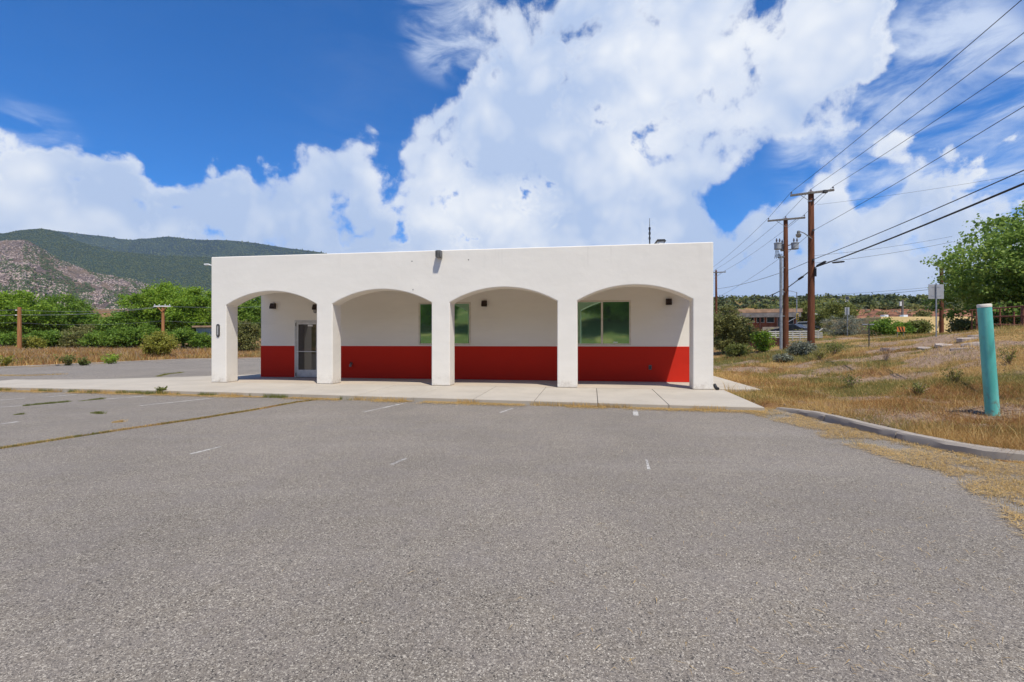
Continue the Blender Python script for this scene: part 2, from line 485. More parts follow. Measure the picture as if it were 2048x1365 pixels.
leaf_mat('green_grass', (0.105, 0.121, 0.022), (0.189, 0.184, 0.040), (0.284, 0.259, 0.070), 0.3)
leaf_mat('dead_brush', (0.162, 0.115, 0.081), (0.297, 0.209, 0.149), (0.405, 0.311, 0.243), 0.05)

def wood(name, a, b_):
    m, t, b = new_mat(name)
    o = t.obj()
    g = t.noise(t.mapping(o, (9, 9, 0.35)), 3.0, 6.0, 0.65); k = t.noise(o, 0.6, 3.0, 0.5)
    c = t.mix(t.rng(g, 0.3, 0.7), a, b_)
    c = t.mix(t.rng(k, 0.4, 0.7, 0, 0.4), c, tuple(x*0.6 for x in a))
    t.put(b.inputs['Base Color'], c); b.inputs['Roughness'].default_value = 0.85
    b.inputs['Specular IOR Level'].default_value = 0.15
    t.put(b.inputs['Normal'], t.bump(g, 0.5, 0.01))
wood('pole_wood', (0.10, 0.035, 0.018), (0.21, 0.085, 0.045))
wood('grey_wood', (0.13, 0.115, 0.10), (0.26, 0.24, 0.21))
wood('pale_pole_wood', (0.30, 0.12, 0.045), (0.50, 0.25, 0.11))
wood('bark', (0.055, 0.042, 0.032), (0.13, 0.10, 0.078))

simple('galvanised', (0.36, 0.38, 0.40), 0.45, 0.15, 5, metal=0.5)
simple('transformer_paint', (0.34, 0.36, 0.38), 0.45, 0.12, 4)
simple('dark_metal', (0.05, 0.05, 0.052), 0.5, 0.2, 9)
simple('black_rubber', (0.018, 0.018, 0.02), 0.6, 0.2, 9)
simple('porcelain', (0.10, 0.085, 0.085), 0.25, 0.1, 9)
simple('grey_metal', (0.15, 0.15, 0.145), 0.55, 0.2, 12)
simple('bronze_metal', (0.045, 0.026, 0.018), 0.55, 0.25, 12)
simple('white_metal', (0.78, 0.78, 0.76), 0.4, 0.05, 6)
simple('door_aluminium', (0.60, 0.59, 0.57), 0.45, 0.08, 6, metal=0.25)
simple('window_frame_paint', (0.66, 0.60, 0.50), 0.5, 0.08, 6)
simple('white_print', (0.8, 0.8, 0.78), 0.5, 0.03, 6)
def teal():
    m, t, b = new_mat('teal_paint')
    o = t.obj(); z = t.sep(o)[2]
    fade = t.noise(t.mapping(o, (3, 3, .7)), 1.5, 5.0, 0.6); chip = t.noise(t.mapping(o, (1, 1, .6)), 14.0, 6.0, 0.7); run = t.noise(t.mapping(o, (16, 16, .5)), 1.2, 5.0, 0.6)
    c = t.mix(t.rng(fade, 0.3, 0.7), (0.085, 0.43, 0.375), (0.16, 0.57, 0.50))
    c = t.mix(t.rng(run, 0.55, 0.8, 0, 0.35), c, (0.30, 0.55, 0.47))
    low_ = t.m('MULTIPLY', t.rng(z, 0.0, 0.5, 1.0, 0.12), t.rng(chip, 0.52, 0.62))
    c = t.mix(low_, c, (0.20, 0.13, 0.085))
    t.put(b.inputs['Base Color'], c); t.put(b.inputs['Roughness'], t.rng(fade, 0.3, 0.7, 0.4, 0.65))
    t.put(b.inputs['Normal'], t.bump(t.m('ADD', chip, fade), 0.25, 0.01))
teal()
simple('cream_cap', (0.74, 0.68, 0.58), 0.6, 0.12, 9)
simple('rust_pipe', (0.20, 0.075, 0.045), 0.75, 0.3, 6)
simple('sign_back', (0.40, 0.41, 0.42), 0.5, 0.06, 4, metal=0.3)
simple('adobe_plaster', (0.80, 0.59, 0.27), 0.9, 0.08, 1.2, bump=0.2)
simple('brick_wall_paint', (0.33, 0.10, 0.045), 0.85, 0.25, 1.3)
simple('roof_tan', (0.42, 0.26, 0.16), 0.7, 0.15, 2)
simple('roof_grey', (0.20, 0.18, 0.17), 0.8, 0.2, 2)
simple('far_white', (0.72, 0.72, 0.70), 0.7, 0.05, 2)
simple('far_wall', (0.30, 0.25, 0.20), 0.8, 0.15, 2)
simple('dark_pane', (0.03, 0.04, 0.05), 0.15, 0.2, 2)
simple('fence_brown', (0.075, 0.026, 0.018), 0.85, 0.3, 3)
simple('rail_white', (0.42, 0.41, 0.39), 0.6, 0.1, 3)
simple('car_paint_dark', (0.03, 0.032, 0.038), 0.25, 0.1, 2)
simple('car_paint_silver', (0.42, 0.43, 0.44), 0.3, 0.05, 2, metal=0.5)
simple('tyre', (0.02, 0.02, 0.02), 0.85, 0.2, 9)
simple('rubble_stone', (0.42, 0.35, 0.30), 0.9, 0.2, 4, bump=0.5, bscale=20)
simple('soil_clod', (0.26, 0.18, 0.125), 0.95, 0.3, 5)
simple('pale_gravel', (0.42, 0.34, 0.28), 0.95, 0.2, 3, bump=0.6, bscale=30)
simple('red_soil', (0.15, 0.055, 0.026), 0.95, 0.4, 0.6, bump=0.9, bscale=2, hue=(0.23, 0.10, 0.052))
simple('orange_board', (0.62, 0.20, 0.05), 0.6, 0.1, 5)
simple('yellow_paint', (0.62, 0.42, 0.06), 0.6, 0.1, 5)
simple('roof_membrane', (0.45, 0.44, 0.42), 0.85, 0.12, 1)
simple('ceiling_paint', (0.74, 0.66, 0.56), 0.9, 0.06, 1.5)
simple('interior_paint', (0.35, 0.32, 0.28), 0.9, 0.06, 1.5)

def glass_mats():
    m, t, b = new_mat('green_film_glass')       # mirror film on the windows
    n = t.noise(t.obj(), 0.9, 2.0, 0.5)
    t.put(b.inputs['Base Color'], t.mix(t.rng(n, 0.3, 0.7), (0.44, 0.80, 0.60), (0.50, 0.86, 0.64)))
    b.inputs['Metallic'].default_value = 0.93; b.inputs['Roughness'].default_value = 0.04
    t.put(b.inputs['Normal'], t.bump(t.noise(t.obj(), 1.3, 2.0, 0.5), 0.05, 0.02))
    m, t, b = new_mat('door_glass')
    b.inputs['Base Color'].default_value = (0.03, 0.028, 0.024, 1)
    b.inputs['Roughness'].default_value = 0.03; b.inputs['IOR'].default_value = 1.9
    m, t, b = new_mat('lamp_lens')
    b.inputs['Base Color'].default_value = (0.42, 0.40, 0.36, 1); b.inputs['Roughness'].default_value = 0.25
    b.inputs['Transmission Weight'].default_value = 0.3
glass_mats()
M = MATS

# ------------------------------------------------------------------ ground
LOT = [(6.15, 11.5), (6.12, 9.2), (6.14, 7.6), (6.22, 6.9), (6.45, 6.45), (6.9, 6.2), (7.7, 6.02), (9.5, 5.85), (14, 5.6), (45, 4.5),
       (45, -14), (-60, -14), (-60, 5), (-36, 16), (-31.5, 24), (-29.6, 29), (-28.4, 36), (-27.5, 42), (-24, 44.6), (-15, 45.5),
       (8.6, 46), (9.4, 44), (7.55, 26.6), (5.75, 14.5), (5.8, 11.6)]
lot_np = np.array(LOT)
def lot_dist(x, y):
    """signed distance to the lot outline, negative inside"""
    d = np.full(x.shape, 1e9); ins = np.zeros(x.shape, bool)
    n = len(lot_np)
    for i in range(n):
        a = lot_np[i]; b = lot_np[(i+1) % n]
        ex, ey = b-a; wx = x-a[0]; wy = y-a[1]
        t = np.clip((wx*ex+wy*ey)/(ex*ex+ey*ey), 0, 1)
        d = np.minimum(d, np.hypot(wx-ex*t, wy-ey*t))
        c = ((a[1] > y) != (b[1] > y)) & (x < (b[0]-a[0])*(y-a[1])/((b[1]-a[1]) if b[1] != a[1] else 1e-9)+a[0])
        ins ^= c
    return np.where(ins, -d, d)

CTRL = np.array([
    # right-hand bank
    (6.3,11.5,.12),(6.4,8,.13),(7.2,6.3,.13),(8.7,8.9,.24),(12,6,.28),(20,5,.4),(40,5,.8),(11.4,11,.29),(15.5,15,.86),(19.6,19,1.44),(24.8,24,2.25),
    (10,12,.17),(14.2,17,.59),(18.3,22,1.2),(22.5,27,1.80),(11.6,17,.25),(15.7,23,.71),(19.1,28,1.22),(23.2,34,1.45),
    (18.1,30,1.33),(19.9,36,.83),(10.6,22,.08),(15.4,32,.53),(19.2,40,.75),(15,36,.25),(7,14,.06),(8.5,24,.05),(30,28,2.10),(40,25,2.6),(36,36,2.15),
    (25,50,1.6),(36,48,2.2),(45,48,2.3),(36,75,2.6),(60,60,3.3),(50,85,4.2),(70,85,4.6),(90,85,5),
    # left and behind the building
    (-30,29,.04),(-28.5,40,.04),(-33,33,.22),(-33,42,.35),(-40,50,.55),(-30,50,.40),(-20,50,.30),(0,60,.3),(-60,60,.9),(-60,25,.3),(8.5,46,.05),(12,46,.3),
    (0,20,0),(-15,20,0),(-20,35,0),(0,40,0),(0,8,0),(-15,8,0),(-30,8,0),
    # behind the camera
    (0,-5,0),(-40,-5,0),(30,-5,0),(0,-15,.15),(-40,-15,.15),(35,-15,.3),(0,-22,1.6),(-35,-22,1.5),(35,-22,1.8),(0,-34,4.4),(-45,-34,4.2),(45,-34,4.6),(0,-90,14),(-90,-90,14),(90,-90,14),
    # far
    (110,120,9),(60,120,6),(120,300,26),(200,300,25.5),(280,300,22),(60,300,18),(-60,300,14),(0,150,4),(-100,150,5),(-200,300,20),(-150,80,3),(150,60,6),(200,0,5),(-200,0,2),
    (400,500,32),(0,500,22),(-400,500,30),(400,0,8),(-400,0,5),(0,-400,15),(400,-400,18),(-400,-400,14)], dtype=float)
def _tps(r): return np.where(r > 1e-9, r*r*np.log(np.maximum(r, 1e-9)), 0.0)
_S = 50.0
_c = CTRL[:, :2]/_S
_K = _tps(np.hypot(_c[:, None, 0]-_c[None, :, 0], _c[:, None, 1]-_c[None, :, 1])) + np.eye(len(_c))*2e-4
_Pm = np.hstack([np.ones((len(_c), 1)), _c])
_A = np.block([[_K, _Pm], [_Pm.T, np.zeros((3, 3))]])
_w = np.linalg.solve(_A, np.concatenate([CTRL[:, 2], np.zeros(3)]))
def base_z(x, y):
    x = np.clip(np.asarray(x, float), -500, 500)/_S; y = np.clip(np.asarray(y, float), -450, 550)/_S
    out = _w[-3] + _w[-2]*x + _w[-1]*y
    for i in range(len(_c)):
        out = out + _w[i]*_tps(np.hypot(x-_c[i, 0], y-_c[i, 1]))
    return out
def ground_z(x, y, rough=True):
    x = np.atleast_1d(np.asarray(x, float)); y = np.atleast_1d(np.asarray(y, float))
    z = np.maximum(base_z(x, y), 0.03)
    d = lot_dist(x, y)
    if rough:
        amp = np.clip(d/3, 0, 1)
        near = np.clip((30-np.abs(y))/10, 0, 1)
        z = z + amp*((fbm(x*0.75, y*0.75, 4)-0.5)*(0.16+0.26*near) + (fbm(x*0.12+5, y*0.12, 3)-0.5)*0.12*np.clip(d/8, 0, 1))
    t = np.clip((d-0.03)/0.2, 0, 1)
    return np.where(d < 0.23, -0.06*(1-t) + z*t, z)
def gz(x, y): return float(ground_z(x, y)[0])

def axis(lo, hi, step, far_lo, far_hi, g=1.22):
    a = list(np.arange(lo, hi+1e-6, step))
    s = step; v = a[-1]
    while v < far_hi: s *= g; v += s; a.append(v)
    s = step; v = a[0]; pre = []
    while v > far_lo: s *= g; v -= s; pre.append(v)
    return np.array(pre[::-1]+a)
gx = np.unique(np.concatenate([axis(-45, 45, 0.7, -7000, 7000), np.arange(5, 26, 0.23)]))
gy = np.unique(np.concatenate([axis(-45, 62, 0.7, -3000, 8000), np.arange(4, 34, 0.25)]))
X, Y = np.meshgrid(gx, gy)
Z = ground_z(X.ravel(), Y.ravel())
nx, ny = len(gx), len(gy)
ii = (np.arange(ny-1)[:, None]*nx + np.arange(nx-1)[None, :]).ravel()
quads = np.stack([ii, ii+1, ii+nx+1, ii+nx], 1).ravel()
g_ob = np_mesh('ground', np.stack([X.ravel(), Y.ravel(), Z], 1), quads, 4, M['field_soil'], smooth=True)
tag(g_ob, kind='structure')
def hit(px, py):
    """where the ray through a pixel of the photograph meets the field"""
    ys = np.linspace(5, 120, 2400); xs = (px-CX)/F*ys; zr = EYE+(CY-py)/F*ys
    k = np.argmax(zr < ground_z(xs, ys, rough=False))
    return (xs[k], ys[k]) if k else (xs[-1], ys[-1])
def patches(x, y, items):
    o = np.zeros_like(x)
    for (px, py, rx, ry, w) in items:
        cx_, cy_ = hit(px, py)
        o += w*np.exp(-(((x-cx_)/rx)**2+((y-cy_)/ry)**2))
    return o
BARE_P = [(1690, 748, 1.7, .7, .85), (1765, 760, 1.1, .6, .85), (1735, 735, 1.2, .6, .8), (1640, 742, 1.3, .8, .35), (1770, 700, 2.0, .6, .6), (1830, 690, 3.0, .7, .6), (1900, 692, 2.5, .8, .5),
          (1980, 690, 2.5, 1.2, .35), (1850, 676, 3, 1.2, .5), (1990, 850, .5, .2, .5), (2030, 700, 3, 1.2, .4)]
GREEN_P = [(1720, 785, 1.4, .7, .55), (1840, 775, 1.6, .9, .55), (1930, 770, 1.2, .9, .45), (1500, 720, 4, 3, .6), (1450, 720, 4, 4, .55), (1700, 770, 1, .8, .5), (1880, 745, 1.5, 1, .4), (1660, 700, 2.5, 2, .5), (1470, 795, .8, .3, .5)]
RUST_P = [(1900, 810, 1.8, .9, .8), (2010, 790, 1.8, 1.2, .8), (1960, 850, 1.4, .7, .8), (1470, 745, 1.6, 1.5, .5), (1560, 770, 1.5, .9, .45), (1800, 835, 1.2, .5, .45), (2030, 830, 1, .7, .5)]
def cover_np(x, y):
    bare = (fbm(x*.55+3, y*.55+8, 4)-.5)*2.0 + .16 + patches(x, y, BARE_P) - .25*(y < -2)
    green = (fbm(x*.45+31, y*.45+2, 4)-.5)*2.1 + .40 + patches(x, y, GREEN_P) + .35*(y < -12)
    rust = (fbm(x*.5+11, y*.5+40, 4)-.5)*1.5 + .27 + patches(x, y, RUST_P) + .30*((x < -18) & (y > 20)) - .3*(y < -12)
    return np.clip(bare, 0, 1), np.clip(green, 0, 1), np.clip(rust, 0, 1)
for nm, arr in zip(('bare', 'green', 'rust'), cover_np(X.ravel(), Y.ravel())):
    at = g_ob.data.attributes.new(nm, 'FLOAT', 'POINT'); at.data.foreach_set('value', arr.astype(np.float32))

b = MB(); b.add([(x, y, 0.0) for x, y in LOT], [tuple(range(len(LOT)))])
lot = b.build('parking_lot', M['asphalt']); tag(lot, kind='structure')
lot.data.polygons[0].use_smooth = False
if lot.data.polygons[0].normal.z < 0: lot.data.flip_normals()

# painted bay lines (worn stubs), at their places on the asphalt
def stripe(p0, p1, w=0.10):
    a = G(*p0); c = G(*p1); a.z = c.z = 0.004
    t = (c-a).normalized(); n = Vector((-t.y, t.x, 0))*w*0.5
    k = max(2, int((c-a).length/0.15)); vs = []; fs = []
    r2 = random.Random(int(p0[0]))
    for i in range(k+1):
        p = a.lerp(c, i/k); j = r2.uniform(0.8, 1.1)
        vs += [p+n*j, p-n*j]
    for i in range(k): fs.append((2*i, 2*i+1, 2*i+3, 2*i+2))
    mb = MB(); mb.add(vs, fs)
    o = mb.build('painted_line', M['road_paint'], lot)
    if o.data.polygons[0].normal.z < 0: o.data.flip_normals()
for a_, c_, w_ in [((728, 824.5), (814, 806), .10), ((380, 909), (442, 894), .05), ((783, 930), (813, 917), .05), ((1000, 826), (1026, 817), .07), 
                   ((1270, 819), (1272, 832), .11), ((1293, 920), (1298, 940), .035), ((280, 812), (460, 793.5), .10), ((85, 795), (160, 789), .10),
                   ((210, 799), (315, 791), .10), ((0, 815), (48, 812), .10), ((0, 849), (36, 844), .09), ((0, 801), (50, 797), .09)]:
    stripe(a_, c_, w_)

# ------------------------------------------------------------------ sidewalk slabs, kerb
BM = Matrix.Translation(BO) @ Matrix.Rotation(YAW, 4, 'Z')
walk = empty('sidewalk', BO, YAW, kind='structure')
def slab(poly, zfun, th, mat, parent, name='concrete_slab', bevel=0.012):
    n = len(poly); vs = [(u, v, zfun(u, v)) for u, v in poly]+[(u, v, zfun(u, v)-th) for u, v in poly]
    mb = MB(); mb.add(vs, [tuple(range(n)), tuple(reversed(range(n, 2*n)))]+[(i, n+i, n+(i+1) % n, (i+1) % n) for i in range(n)])
    return mb.build(name, mat, parent, bevel=bevel, seg=2)
zs = lambda u, v: min(0.0, v*0.0153)
def v_front(u):
    return float(np.interp(u, [-8.2, -5, 0.4, 5.57, 13.9, 16.9], [-2.30, -2.32, -2.42, -2.70, -3.27, -3.45]))
edges = [-8.2, -6.5, -4.85, -3.2, -1.55, 0.1, 1.76, 3.42, 5.08, 6.74, 8.40, 10.05, 11.62, 13.17, 14.80, 16.85]
jr = random.Random(4)
for i in range(len(edges)-1):
    a, c = edges[i]+0.006, edges[i+1]-0.006
    dz = jr.uniform(-0.004, 0.004)
    slab([(a, v_front(a)), (c, v_front(c)), (c, -0.004), (a, -0.004)], lambda u, v, dz=dz: zs(u, v)+dz, 0.16, M['concrete'], walk)
# apron on the left, walkway along the right side
slab([(-8.2, 0.004), (-0.01, 0.004), (-0.01, 5.4), (-2.75, 2.65), (-5.6, 0.55)], lambda u, v: -0.012, 0.13, M['concrete'], walk)
for k in range(5):
    slab([(16.62, 0.66+k*1.9), (18.1, 0.66+k*1.9), (18.1, 2.55+k*1.9), (16.62, 2.55+k*1.9)], lambda u, v: -0.035, 0.15, M['concrete'], walk)

kerb = empty('kerb', (0, 0, 0), kind='structure')
kp = [(6.12, 11.55), (6.12, 10.4), (6.13, 9.3), (6.13, 8.4), (6.14, 7.7), (6.2, 7.1), (6.36, 6.68), (6.65, 6.42), (7.1, 6.24), (7.7, 6.10), (9.0, 5.96), (11, 5.82), (14, 5.68), (18, 5.6)]
kpts = [Vector((x, y, 0)) for x, y in kp]
def path_sample(pts, step):
    out = [pts[0]]; 
    for a, c in zip(pts[:-1], pts[1:]):
        n = max(1, int((c-a).length/step))
        out += [a.lerp(c, (i+1)/n) for i in range(n)]
    return out
ks = path_sample(kpts, 0.2)
acc = 0; seg = [ks[0]]; segs = []
for a, c in zip(ks[:-1], ks[1:]):
    acc += (c-a).length; seg.append(c)
    if acc > 1.75: segs.append(seg); seg = [c]; acc = 0
if len(seg) > 1: segs.append(seg)
kr = random.Random(11)
for si, sg in enumerate(segs):
    mb = MB(); rows = []
    dz = kr.uniform(-0.012, 0.006)
    for i, p in enumerate(sg):
        t = (sg[min(i+1, len(sg)-1)]-sg[max(i-1, 0)]).normalized(); n = Vector((-t.y, t.x, 0))  # left of travel = field side
        pp = p + (t*0.012 if i == 0 else (-t*0.012 if i == len(sg)-1 else t*0))
        h = 0.135+dz+kr.uniform(-0.005, 0.004)
        if si == 0: h *= min(1.0, 0.25+i*0.13)
        prof = [(0, -0.05), (0.012+kr.uniform(0, .012), h-0.03-kr.uniform(0, .015)), (0.035+kr.uniform(0, .025), h-kr.uniform(0, .006)), (0.165, h+0.004), (0.18, -0.05)]
        rows.append([pp + n*q + Vector((0, 0, z)) for q, z in prof])
    m_ = len(rows[0]); vs = [v for r_ in rows for v in r_]; fs = []
    for i in range(len(rows)-1):
        for k in range(m_-1): fs.append((i*m_+k, (i+1)*m_+k, (i+1)*m_+k+1, i*m_+k+1))
    fs += [tuple(range(m_)), tuple(reversed(range((len(rows)-1)*m_, len(rows)*m_)))]
    mb.add(vs, fs)
    o = mb.build('kerb_stone', M['kerb_concrete'], kerb, smooth=True, angle=30)
    bm = bmesh.new(); bm.from_mesh(o.data); bmesh.ops.recalc_face_normals(bm, faces=bm.faces); bm.to_mesh(o.data); bm.free()
# pale edge strip of the old drive on the left
dk = empty('drive_kerb', (0, 0, 0), kind='structure')
dp = [Vector((x, y, 0)) for x, y in [(-36.3, 16), (-31.7, 24), (-29.8, 29), (-28.6, 36), (-27.7, 42), (-24.2, 44.8), (-15, 45.7), (8, 46.2)]]
ds = path_sample(dp, 2.0)
for a, c in zip(ds[:-1], ds[1:]):
    t = (c-a).normalized(); n = Vector((-t.y, t.x, 0)); 
    mb = MB(); q = [a+t*.01-n*.12, c-t*.01-n*.12, c-t*.01+n*.3, a+t*.01+n*.3]
    mb.add([v+Vector((0, 0, .07)) for v in q]+[v+Vector((0, 0, -.05)) for v in q], [(0, 1, 2, 3), (0, 4, 5, 1), (1, 5, 6, 2), (2, 6, 7, 3), (3, 7, 4, 0)])
    mb.build('kerb_stone', M['concrete'], dk)

# ------------------------------------------------------------------ the building
V_IN = 2.62            # face of the set-back wall
H = 4.34
TH = 0.58
SPRING, RISE = 2.66, 0.46
pe = [BL(px, 700, 0.0)[0] for px in (422, 452.3, 633, 665, 863, 899.5, 1114.5, 1154.5, 1386, 1427)]
U0, U1 = 0.0, pe[-1]
DEPTH = 12.5
bld = empty('commercial_building', BO, YAW,
            label='white stucco single storey building with four arches and a red lower wall', cat='building')
out = [(pe[0], 0.0)]
outline = [(U0, H), (U0, 0), (pe[1], 0)]
for k in range(4):
    a, c = pe[1+2*k], pe[2+2*k]
    half = (c-a)/2; cx = (a+c)/2
    Rr = (half*half+RISE*RISE)/(2*RISE); cz = SPRING+RISE-Rr
    th = math.asin(half/Rr)
    for i in range(29):
        q = -th + 2*th*i/28
        outline.append((cx+Rr*math.sin(q), cz+Rr*math.cos(q)))
    outline.append((c, 0)); outline.append((pe[3+2*k] if k < 3 else U1, 0))
outline.append((U1, H))
MY = Matrix(((1, 0, 0, 0), (0, 0, 1, 0), (0, 1, 0, 0), (0, 0, 0, 1)))      # (x, y, z) -> (u, depth, z)
mb = MB(); mb.prism(outline, 0.0, TH, MY)
arc = mb.build('arcade_wall', M['white_stucco'], bld, bevel=0.028, seg=3)
bm = bmesh.new(); bm.from_mesh(arc.data); bmesh.ops.recalc_face_normals(bm, faces=bm.faces); bm.to_mesh(arc.data); bm.free()

# side walls with the open ends of the porch
OPEN_TOP = 3.30
for (ua, ub) in ((U0+0.004, 0.30), (U1-0.30, U1-0.004)):
    poly = [(TH, OPEN_TOP), (V_IN+0.2, OPEN_TOP), (V_IN+0.2, 0), (DEPTH, 0), (DEPTH, H-0.003), (TH, H-0.003)]
    MX = Matrix(((0, 0, 1, 0), (1, 0, 0, 0), (0, 1, 0, 0), (0, 0, 0, 1)))
    mb = MB(); mb.prism(poly, ua, ub, MX)
    o = mb.build('side_wall', M['white_stucco'], bld)
    bm = bmesh.new(); bm.from_mesh(o.data); bmesh.ops.recalc_face_normals(bm, faces=bm.faces); bm.to_mesh(o.data); bm.free()
MB().box(0.3, U1-0.3, DEPTH-0.25, DEPTH, 0, H-0.004).build('rear_wall', M['white_stucco'], bld)
MB().box(0.3, U1-0.3, TH, DEPTH-0.25, 3.86, 4.02).build('roof', M['roof_membrane'], bld)
MB().box(0.3, U1-0.3, TH, V_IN, 3.62, 3.68).build('porch_ceiling', M['ceiling_paint'], bld)
slab([(U0, 0.0), (U1, 0.0), (U1, V_IN+0.2), (U0, V_IN+0.2)], lambda u, v: 0.0, 0.16, M['porch_concrete'], bld, 'porch_floor', bevel=0)
MB().box(0.3, U1-0.3, V_IN+0.2, DEPTH-0.3, -0.1, 0.0).build('interior_floor', M['interior_paint'], bld)

# openings in the set-back wall
du0 = BL(589.5, 700, V_IN)[0]; door_top = BL(610, 640.5, V_IN)[1]
du1 = du0+1.06
w1a, w1z1 = BL(837, 605.5, V_IN); w1b, w1z0 = BL(941.5, 690, V_IN)
w2a = BL(1147, 600, V_IN)[0]; w2b, w2z0 = BL(1262, 690.5, V_IN); w2z1 = BL(1240, 601, V_IN)[1]
wz0 = (w1z0+w2z0)/2; wz1 = (w1z1+w2z1)/2
RED_TOP = BL(1014, 693, V_IN)[1]
wz0 = max(wz0, RED_TOP+0.02)
def wall_grid(u0, u1, z0, z1, holes, v0, v1):
    us = sorted({u0, u1, *[h[0] for h in holes], *[h[1] for h in holes]}); zs_ = sorted({z0, z1, *[h[2] for h in holes], *[h[3] for h in holes]})
    us = [u for u in us if u0 <= u <= u1]; zs_ = [z for z in zs_ if z0 <= z <= z1]
    mb = MB()
    for i in range(len(us)-1):
        for j in range(len(zs_)-1):
            cu = (us[i]+us[i+1])/2; cz_ = (zs_[j]+zs_[j+1])/2
            if any(h[0] < cu < h[1] and h[2] < cz_ < h[3] for h in holes): continue
            mb.box(us[i], us[i+1], v0, v1, zs_[j], zs_[j+1])
    return mb
holes = [(du0, du1, 0, door_top), (w1a, w1b, wz0, wz1), (w2a, w2b, wz0, wz1)]
wall_grid(U0+0.004, U1-0.004, RED_TOP, OPEN_TOP, [(h[0], h[1], max(h[2], RED_TOP), h[3]) for h in holes], V_IN, V_IN+0.2).build('recessed_wall', M['white_stucco'], bld)
MB().box(U0-0.004, du0, V_IN-0.014, V_IN+0.2, 0.004, RED_TOP).build('red_wainscot', M['red_stucco'], bld, bevel=0.006)
MB().box(du1, U1+0.004, V_IN-0.014, V_IN+0.2, 0.004, RED_TOP).build('red_wainscot', M['red_stucco'], bld, bevel=0.006)

MB().box(0.3, U1-0.3, V_IN, V_IN+0.2, OPEN_TOP, 3.62).build('recessed_wall', M['white_stucco'], bld)
# door
door = MB()
fw = 0.055
door.box(du0+0.002, du0+fw, V_IN-0.02, V_IN+0.1, 0.005, door_top-0.002).box(du1-fw, du1-0.002, V_IN-0.02, V_IN+0.1, 0.005, door_top-0.002)
door.box(du0+fw, du1-fw, V_IN-0.02, V_IN+0.1, door_top-0.07, door_top-0.002)
dfr = door.build('door_frame', M['door_aluminium'], bld, bevel=0.004)
lx0, lx1, lz0, lz1 = du0+fw+0.008, du1-fw-0.008, 0.02, door_top-0.08
leaf = MB(); st = 0.085
leaf.box(lx0, lx0+st, V_IN+0.0, V_IN+0.045, lz0, lz1).box(lx1-st, lx1, V_IN+0.0, V_IN+0.045, lz0, lz1)
leaf.box(lx0+st, lx1-st, V_IN+0.0, V_IN+0.045, lz0, lz0+0.28).box(lx0+st, lx1-st, V_IN+0.0, V_IN+0.045, lz1-0.09, lz1)
dleaf = leaf.build('door', M['door_aluminium'], bld, bevel=0.004)
MB().box(lx0+st, lx1-st, V_IN+0.018, V_IN+0.028, lz0+0.28, lz1-0.09).build('pane', M['door_glass'], dleaf)
mb = MB(); mb.tube([(lx0+st-0.03, V_IN-0.03, 1.02), (lx1-0.03, V_IN-0.03, 1.02)], 0.014, 8)
mb.box(lx0+st-0.05, lx0+st-0.02, V_IN-0.03, V_IN+0.0, 1.0, 1.04).box(lx1-0.05, lx1-0.02, V_IN-0.03, V_IN+0.0, 1.0, 1.04)
mb.build('push_bar', M['white_metal'], dleaf, smooth=True)
for hz in (0.12, lz1-0.10):
    MB().tube([(du0+fw+0.004, V_IN-0.022, hz-0.06), (du0+fw+0.004, V_IN-0.022, hz+0.06)], 0.014, 8).build('hinge', M['dark_metal'], dleaf, smooth=True)
su, sz_ = BL(620, 651.5, V_IN)
MB().box(su-0.10, su+0.10, V_IN+0.014, V_IN+0.0175, sz_-0.03, sz_+0.03).build('sticker', M['white_print'], dleaf)
mb = MB(); mb.tube([(lx1-0.04, V_IN-0.05, 0.95), (lx1-0.04, V_IN-0.06, 1.0), (lx1-0.04, V_IN-0.06, 1.25), (lx1-0.04, V_IN-0.05, 1.3)], 0.012, 8)
mb.build('door_handle', M['white_metal'], dleaf, smooth=True)

# windows
def window(ua, ub, z0, z1, mull):
    f = 0.06; mb = MB(); v0, v1 = V_IN-0.012, V_IN+0.09
    mb.box(ua+.002, ua+f, v0, v1, z0+.002, z1-.002).box(ub-f, ub-.002, v0, v1, z0+.002, z1-.002)
    mb.box(ua+f, ub-f, v0, v1, z1-f, z1-.002).box(ua+f, ub-f, v0-0.02, v1, z0+.002, z0+0.05)
    fr = mb.build('window', M['window_frame_paint'], bld, bevel=0.005)
    MB().box(mull-0.035, mull+0.035, v0+0.003, v1, z0+0.05, z1-f).build('mullion', M['window_frame_paint'], fr, bevel=0.004)
    for a, c in ((ua+f, mull-0.035), (mull+0.035, ub-f)):
        MB().box(a, c, V_IN+0.035, V_IN+0.045, z0+0.05, z1-f).build('pane', M['green_film_glass'], fr)
    return fr
wA = window(w1a, w1b, wz0, wz1, BL(886, 650, V_IN)[0])
wB = window(w2a, w2b, wz0, wz1, BL(1204, 650, V_IN)[0])
su, sz_ = BL(1231, 685.2, V_IN+0.03)
MB().box(su-0.075, su+0.075, V_IN+0.031, V_IN+0.0345, sz_-0.018, sz_+0.018).build('sticker', M['white_print'], wB)
# dark rooms behind the glass
MB().box(0.35, U1-0.35, V_IN+1.2, V_IN+1.3, 0, 3.8).build('interior_wall', M['interior_paint'], bld)

